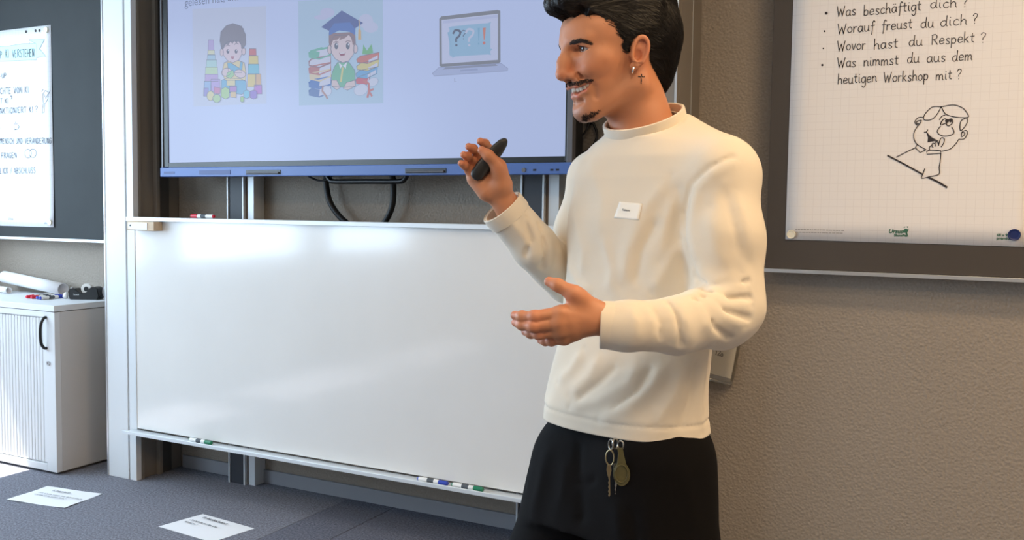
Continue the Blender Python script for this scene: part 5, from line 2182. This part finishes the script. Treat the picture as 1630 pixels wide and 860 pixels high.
def grad(f, P):
    g = np.stack([f(P + np.array([[eps], [0], [0]], f4)) - f(P - np.array([[eps], [0], [0]], f4)),
                  f(P + np.array([[0], [eps], [0]], f4)) - f(P - np.array([[0], [eps], [0]], f4)),
                  f(P + np.array([[0], [0], [eps]], f4)) - f(P - np.array([[0], [0], [eps]], f4))])
    return g / (np.linalg.norm(g, axis=0) + 1e-9)


def hair_flow(q):
    x, y, z = q
    d = np.zeros_like(q)
    top = np.clip((z - .085) / .03, 0, 1)
    back = np.clip((-.03 - x) / .05, 0, 1)
    d[0] = -(.9 * top + .75 * (1 - top) * (1 - back) + .15 * back * (1 - top))
    d[2] = .25 * top * np.clip(x / .06, -1, 1) - (1 - top) * (.45 + .7 * back)
    d[1] = .12 * np.sin(40 * z + 25 * x)
    return d


def strands(seeds, flow, f, n_steps, step, r0, lift, jit, curl=0.0):
    """tapered hairs that follow the field f; seeds (3,N) head units"""
    p = seeds.astype(f4)
    N = p.shape[1]
    pts = [p]
    jd = rng.normal(0, jit, (3, N)).astype(f4)
    for k in range(n_steps):
        g = grad(f, p)
        t = flow(p) + jd
        t = t - g * (t * g).sum(0)
        t /= np.linalg.norm(t, axis=0) + 1e-9
        p = p + t * step
        dd = f(p)
        p = p - g * (dd - lift * (.4 + k / n_steps))
        pts.append(p)
    A = np.stack(pts)                                   # (S,3,N)
    S_ = A.shape[0]
    verts, faces = [], []
    T_ = np.gradient(A, axis=0)
    T_ /= np.linalg.norm(T_, axis=1, keepdims=True) + 1e-9
    up = grad(f, A[S_ // 2])
    side = np.cross(T_, np.broadcast_to(up, A.shape), axis=1)
    side /= np.linalg.norm(side, axis=1, keepdims=True) + 1e-9
    nor = np.cross(side, T_, axis=1)
    V_ = np.zeros((N, S_, 3, 3))
    for s_ in range(S_):
        r_ = r0 * (1 - .85 * (s_ / (S_ - 1)) ** 1.5)
        for c_ in range(3):
            an = 2 * math.pi * c_ / 3
            V_[:, s_, c_, :] = (A[s_] + (side[s_] * math.cos(an) + nor[s_] * math.sin(an)) * r_).T
    base = (np.arange(N) * S_ * 3)[:, None]
    F_ = []
    for s_ in range(S_ - 1):
        for c_ in range(3):
            c2 = (c_ + 1) % 3
            F_.append(np.stack([base[:, 0] + s_ * 3 + c_, base[:, 0] + s_ * 3 + c2, base[:, 0] + (s_ + 1) * 3 + c2, base[:, 0] + (s_ + 1) * 3 + c_], 1))
    return V_.reshape(-1, 3), np.concatenate(F_)


pick = rng.choice(len(hqv), 9000, replace=True)
sv1, sf1 = strands(hqv[pick].T, hair_flow, hair_sdf_q, 5, .0085, .00045, .0018, .12)
hverts = np.concatenate([hav, unhead(sv1)])
hfaces = np.concatenate([haq, sf1 + len(hav)])
hme = mesh_from('hair', hverts, hfaces)
M['hair'] = mat('hair_black_brown', (21, 16, 14), .45, spec=.4, noise=(60, .3))
hme.materials.append(M['hair'])
link('hair', hme, person, 'short dark hair swept back, faded at the sides')

# brows, moustache, chin beard
M['brow'] = mat('brow_hair', (44, 30, 25), .6)
hq_all = to_head(hv.T.astype(f4)).T


def facial(name, mask, n, flow, steps, step, r0, lift, label=None):
    idx = np.where(mask)[0]
    if not len(idx):
        print('no verts for', name)
        return
    pk_ = rng.choice(idx, n)
    v_, f_ = strands(hq_all[pk_].T, flow, head_sdf, steps, step, r0, lift, .25)
    me_ = mesh_from(name, unhead(v_), f_)
    me_.materials.append(M['brow'])
    return link(name, me_, person, label)


hqa = np.stack([hq_all[:, 0], np.abs(hq_all[:, 1]), hq_all[:, 2]]).astype(f4)
Yh = hq_all[:, 1]
BROW = face_px([(913, 67.5), (923, 65.3), (932, 66.8), (940, 70.5)], (.1245, .0115, .0390), .0)
bd_ = chain(hqa, BROW, [.0010, .0018, .0026, .0028, .0022])
for sg in (1, -1):
    facial('eyebrow', (bd_ < .0006) & (Yh * sg > 0), 520, lambda p, sg=sg: np.stack([-.35 * np.ones_like(p[0]), sg * np.ones_like(p[0]), .25 - 14 * np.clip(sg * p[1] - .026, 0, 1)]), 3, .0020, .00032, .0006)
STACHE = face_px([(908, 133), (920, 131.5), (931, 129), (941, 127.5)], (.1290, .0, -.0345), .0)
md_ = chain(hqa, STACHE, [.0016, .0026, .0030, .0030, .0026])
facial('moustache', md_ < .0008, 1500, lambda p: np.stack([-.25 * np.ones_like(p[0]), np.sign(p[1]) * (.25 + 25 * np.abs(p[1])), -.8 * np.ones_like(p[0])]), 3, .0015, .00026, .0006, 'thin dark moustache')
BEARD = face_px([(931, 186), (942, 182), (953, 175)], (.108, .0, -.108), .0)
dd_ = chain(hqa, BEARD, [.0035, .0070, .0085, .0075])
facial('chin_beard', (dd_ < .0) & (rng.random(len(Yh)) < np.clip(-dd_ / .005, .03, 1) ** 1.5), 900, lambda p: np.stack([-.5 * np.ones_like(p[0]), 4 * p[1], -1 * np.ones_like(p[0])]), 3, .0018, .00024, .0006, 'short dark beard under the chin')

# eyes
M['sclera'] = mat('eye_white', (226, 214, 206), .15, coat=.5)
M['iris'] = mat('eye_iris', (70, 46, 34), .12, coat=.5)
M['pupil'] = mat('eye_pupil', (8, 8, 8), .1, coat=.5)
for sg in (1, -1):
    mb_ = MB()
    bmesh.ops.create_uvsphere(mb_.bm, u_segments=72, v_segments=54, radius=.0125 * HS)
    o = mb_.build('eye', M['sclera'], person, smooth=True)
    me = o.data
    me.materials.append(M['iris'])
    me.materials.append(M['pupil'])
    gz = Vector(_unit(HF + .22 * HL + .02 * HU))
    for p_g in me.polygons:
        an = p_g.center.normalized().angle(gz)
        p_g.material_index = 2 if an < .17 else 1 if an < .47 else 0
    o.location = from_head((EYE[0] - .0004, sg * EYE[1], EYE[2]))

# upper lash line
for sg in (1, -1):
    lp_ = []
    for t in np.linspace(-.92, .95, 12):
        az = .18 + 1.12 * t
        zz = -.0010 - .0014 * t + .0056 * max(0, 1 - t * t) ** .8
        rr_ = .0147
        ch_ = math.sqrt(max(rr_ ** 2 - zz ** 2, 1e-9))
        lp_.append(from_head((EYE[0] + ch_ * math.cos(az), sg * (EYE[1] + ch_ * math.sin(az)), EYE[2] + zz)))
    MB().tube(lp_, [.0003] + [.0007] * 10 + [.0003], 6).build('eyelashes', M['brow'], person, smooth=True)

# teeth
M['tooth'] = mat('tooth_enamel', (236, 226, 208), .25)
_arch = crom([np.array(p) * [1, -1, 1] for p in MOUTH] + [np.array(p) for p in MOUTH[-2::-1]], 8)
_arch = [(p * [1, 1, 1]) for p in _arch]
_arch = [np.array([p[0] - .0045, p[1] * .93, p[2] + .0035]) for p in _arch]
_cum = np.concatenate([[0], np.cumsum([np.linalg.norm(_arch[i + 1] - _arch[i]) for i in range(len(_arch) - 1)])])
mb_ = MB()
for k in range(12):
    sl_ = _cum[-1] * (k + .5) / 12
    c_ = np.array([np.interp(sl_, _cum, [p[i] for p in _arch]) for i in range(3)])
    c2_ = np.array([np.interp(sl_ + .002, _cum, [p[i] for p in _arch]) for i in range(3)])
    tn = _unit((c2_ - c_) * [1, 1, 0])
    nrm = np.array([tn[1], -tn[0], 0])
    if nrm[0] < 0:
        nrm = -nrm
    edge = abs(k - 5.5) / 6
    hgt = .0062 - .0022 * edge
    wv = _cum[-1] / 12 * .49
    W3 = HR.T
    T = np.eye(4)
    T[:3, 0] = W3 @ nrm * HS
    T[:3, 1] = W3 @ tn * HS
    T[:3, 2] = W3 @ np.array([0, 0, 1]) * HS
    T[:3, 3] = from_head(c_)
    mb_.box(-.0022, .0022, -wv, wv, -hgt, hgt, .0011, M=Matrix(T.tolist()))
mb_.build('teeth', M['tooth'], person, smooth=True)

# earring, tattoo
M['silver'] = mat('silver', (222, 220, 216), .2, 1.0)
lb = EAR_C + EAR_U * -.0075 + EAR_V * -.0330 + EAR_N * .0015
mb_ = MB()
hoop = []
for k in range(20):
    t = 2 * math.pi * k / 20
    hoop.append(from_head(lb + EAR_V * (.0062 * math.cos(t) - .0045) + EAR_N * .0058 * math.sin(t)))
mb_.tube(hoop, .0020, 8, closed=True)
mb_.build('earring', M['silver'], person, 'small silver hoop earring', smooth=True)
M['tattoo'] = mat('tattoo_ink', (34, 28, 30), .6)
drape(headneck, [(1020.2, 117.5), (1022.2, 117.8), (1021.5, 134), (1019.8, 133.7)], 6, .0008, 'tattoo', M['tattoo'], person, 0)[0]['label'] = 'small cross tattoo on the neck'
drape(headneck, [(1015.5, 121), (1026, 121.2), (1026, 123.2), (1015.5, 123)], 6, .0008, 'tattoo', M['tattoo'], person, 0)


# things held and worn: placed in the world frame of the figure
def to_world(p):
    return P_ORIGIN + PR.T @ np.asarray(p, float)


# presenter remote held in his right hand
ra, rb = px(754, 285, -.018), px(806, 221, -.010)
raw, rbw = to_world(ra), to_world(rb)
rem = empty('presenter_remote', tuple((raw + rbw) / 2), 'black handheld presenter remote in the raised hand of the man', 'remote')
ax_ = _unit(rbw - raw)
nn_ = _unit(PR.T @ np.array([.25, -1.0, .15]))
nn_ = _unit(nn_ - ax_ * (nn_ @ ax_))
bb_ = np.cross(ax_, nn_)
L_r = np.linalg.norm(rbw - raw)
mb_ = MB()
rows = []
for t, w_, h_ in ((0, .003, .002), (.02, .008, .006), (.08, .0125, .0085), (.25, .0142, .0095), (.5, .0138, .0090), (.75, .0118, .0075), (.9, .0090, .0058), (.97, .0055, .0040), (1, .002, .0015)):
    c_ = ax_ * (t - .5) * L_r + nn_ * (-.004 * math.sin(t * math.pi))
    rows.append([mb_.bm.verts.new(c_ + bb_ * w_ * math.cos(a) + nn_ * h_ * math.sin(a)) for a in np.linspace(0, 2 * math.pi, 20, endpoint=False)])
for i in range(len(rows) - 1):
    for k in range(20):
        mb_.bm.faces.new((rows[i][k], rows[i][(k + 1) % 20], rows[i + 1][(k + 1) % 20], rows[i + 1][k]))
mb_.bm.faces.new(rows[0])
mb_.bm.faces.new(rows[-1])
mb_.build('shell', mat('remote_black', (34, 33, 33), .42), rem, smooth=True)
for t in (.52, .60):
    c_ = ax_ * (t - .5) * L_r + nn_ * .0052
    MB().cyl(c_ - nn_ * .003, c_ + nn_ * .0018, .0042).build('button', M['black'], rem, smooth=True)

# keys hanging at the belt
kb = px(981, 700, .0)
khit = hit(trousers_sdf, 981, 712)
kb_b = -khit[1] + .017
keys = empty('key_ring', tuple(to_world(px(981, 703, kb_b))), 'steel key rings with keys and an olive leather tag hanging from the trousers', 'keys')
ko = to_world(px(981, 703, kb_b))


def kp(u, v, db=0.0):
    return to_world(px(u, v, kb_b + db)) - ko


M['steel'] = mat('steel', (190, 186, 176), .28, 1.0)
M['brass'] = mat('nickel_brass', (176, 160, 124), .32, 1.0)
M['olive'] = mat('olive_leather', (86, 82, 50), .6, noise=(120, .1))


def ring_obj(cu, cv, ru, rv_, r, name, m, tilt=0.0, db=0.0):
    pts = []
    for k in range(28):
        a = 2 * math.pi * k / 28
        pts.append(kp(cu + ru * math.cos(a), cv + rv_ * math.sin(a), db + tilt * math.cos(a)))
    return MB().tube(pts, r, 8, closed=True).build(name, M[m], keys, smooth=True)


ring_obj(972.5, 708, 3.6, 8, .0014, 'ring', 'steel', .008)
ring_obj(979.5, 707, 4.2, 8, .0016, 'ring', 'steel', -.008, .004)
ring_obj(988, 709, 4.5, 7, .0014, 'ring', 'steel', .006, .002)
ring_obj(971, 729, 6.5, 12, .0014, 'ring', 'brass', .004, .003)
# olive tag: disc with a strap
mb_ = MB()
disc = [kp(989 + 13.2 * math.cos(a), 754 + 18 * math.sin(a), .006) for a in np.linspace(0, 2 * math.pi, 32, endpoint=False)]
toC = Vector(PR.T @ np.array([0, -1.0, 0]))
mb_.poly([Vector(p) for p in disc], toC * .0075)
tago = mb_.build('leather_tag', M['olive'], keys, 'olive leather tag')
rim = [Vector(kp(989 + 10 * math.cos(a), 754.5 + 14 * math.sin(a), .0145)) for a in np.linspace(0, 2 * math.pi, 32, endpoint=False)]
MB().tube(rim, .0011, 6, closed=True).build('stitched_rim', M['olive'], tago, smooth=True)
MB().poly([Vector(kp(*q_, .008)) for q_ in ((981.5, 742), (984, 722), (982, 713), (991, 713), (992.5, 722), (997, 742))], toC * .005).build('strap', M['olive'], tago)


def key_obj(u, v0, v1, m, db, teeth_side):
    t = MB()
    t.poly([Vector(kp(*q_, db)) for q_ in ((u - 3.2, v0), (u + 2.5, v0 - 1), (u + 3.6, v0 + 8), (u + 1.6, v0 + 17), (u - 2.2, v0 + 17), (u - 4, v0 + 8))], toC * .0022)
    bl = [(u - 1.6, v0 + 17), (u + 1.4, v0 + 17), (u + 1.7, v1 - 3), (u, v1), (u - 1.4, v1 - 2)]
    for k in range(7):
        vv = v1 - 5 - k * (v1 - v0 - 26) / 7
        bl.append((u - (1.5 if k % 2 else .3), vv))
    t.poly([Vector(kp(*q_, db + .0002)) for q_ in bl], toC * .0018)
    return t.build('key', M[m], keys)


key_obj(969.5, 741, 791, 'brass', .004, 1)
key_obj(980, 738, 788, 'steel', .000, 1)
print('person built', len(body_me.vertices), len(shirt_me.vertices), len(tme.vertices), len(hme.vertices))
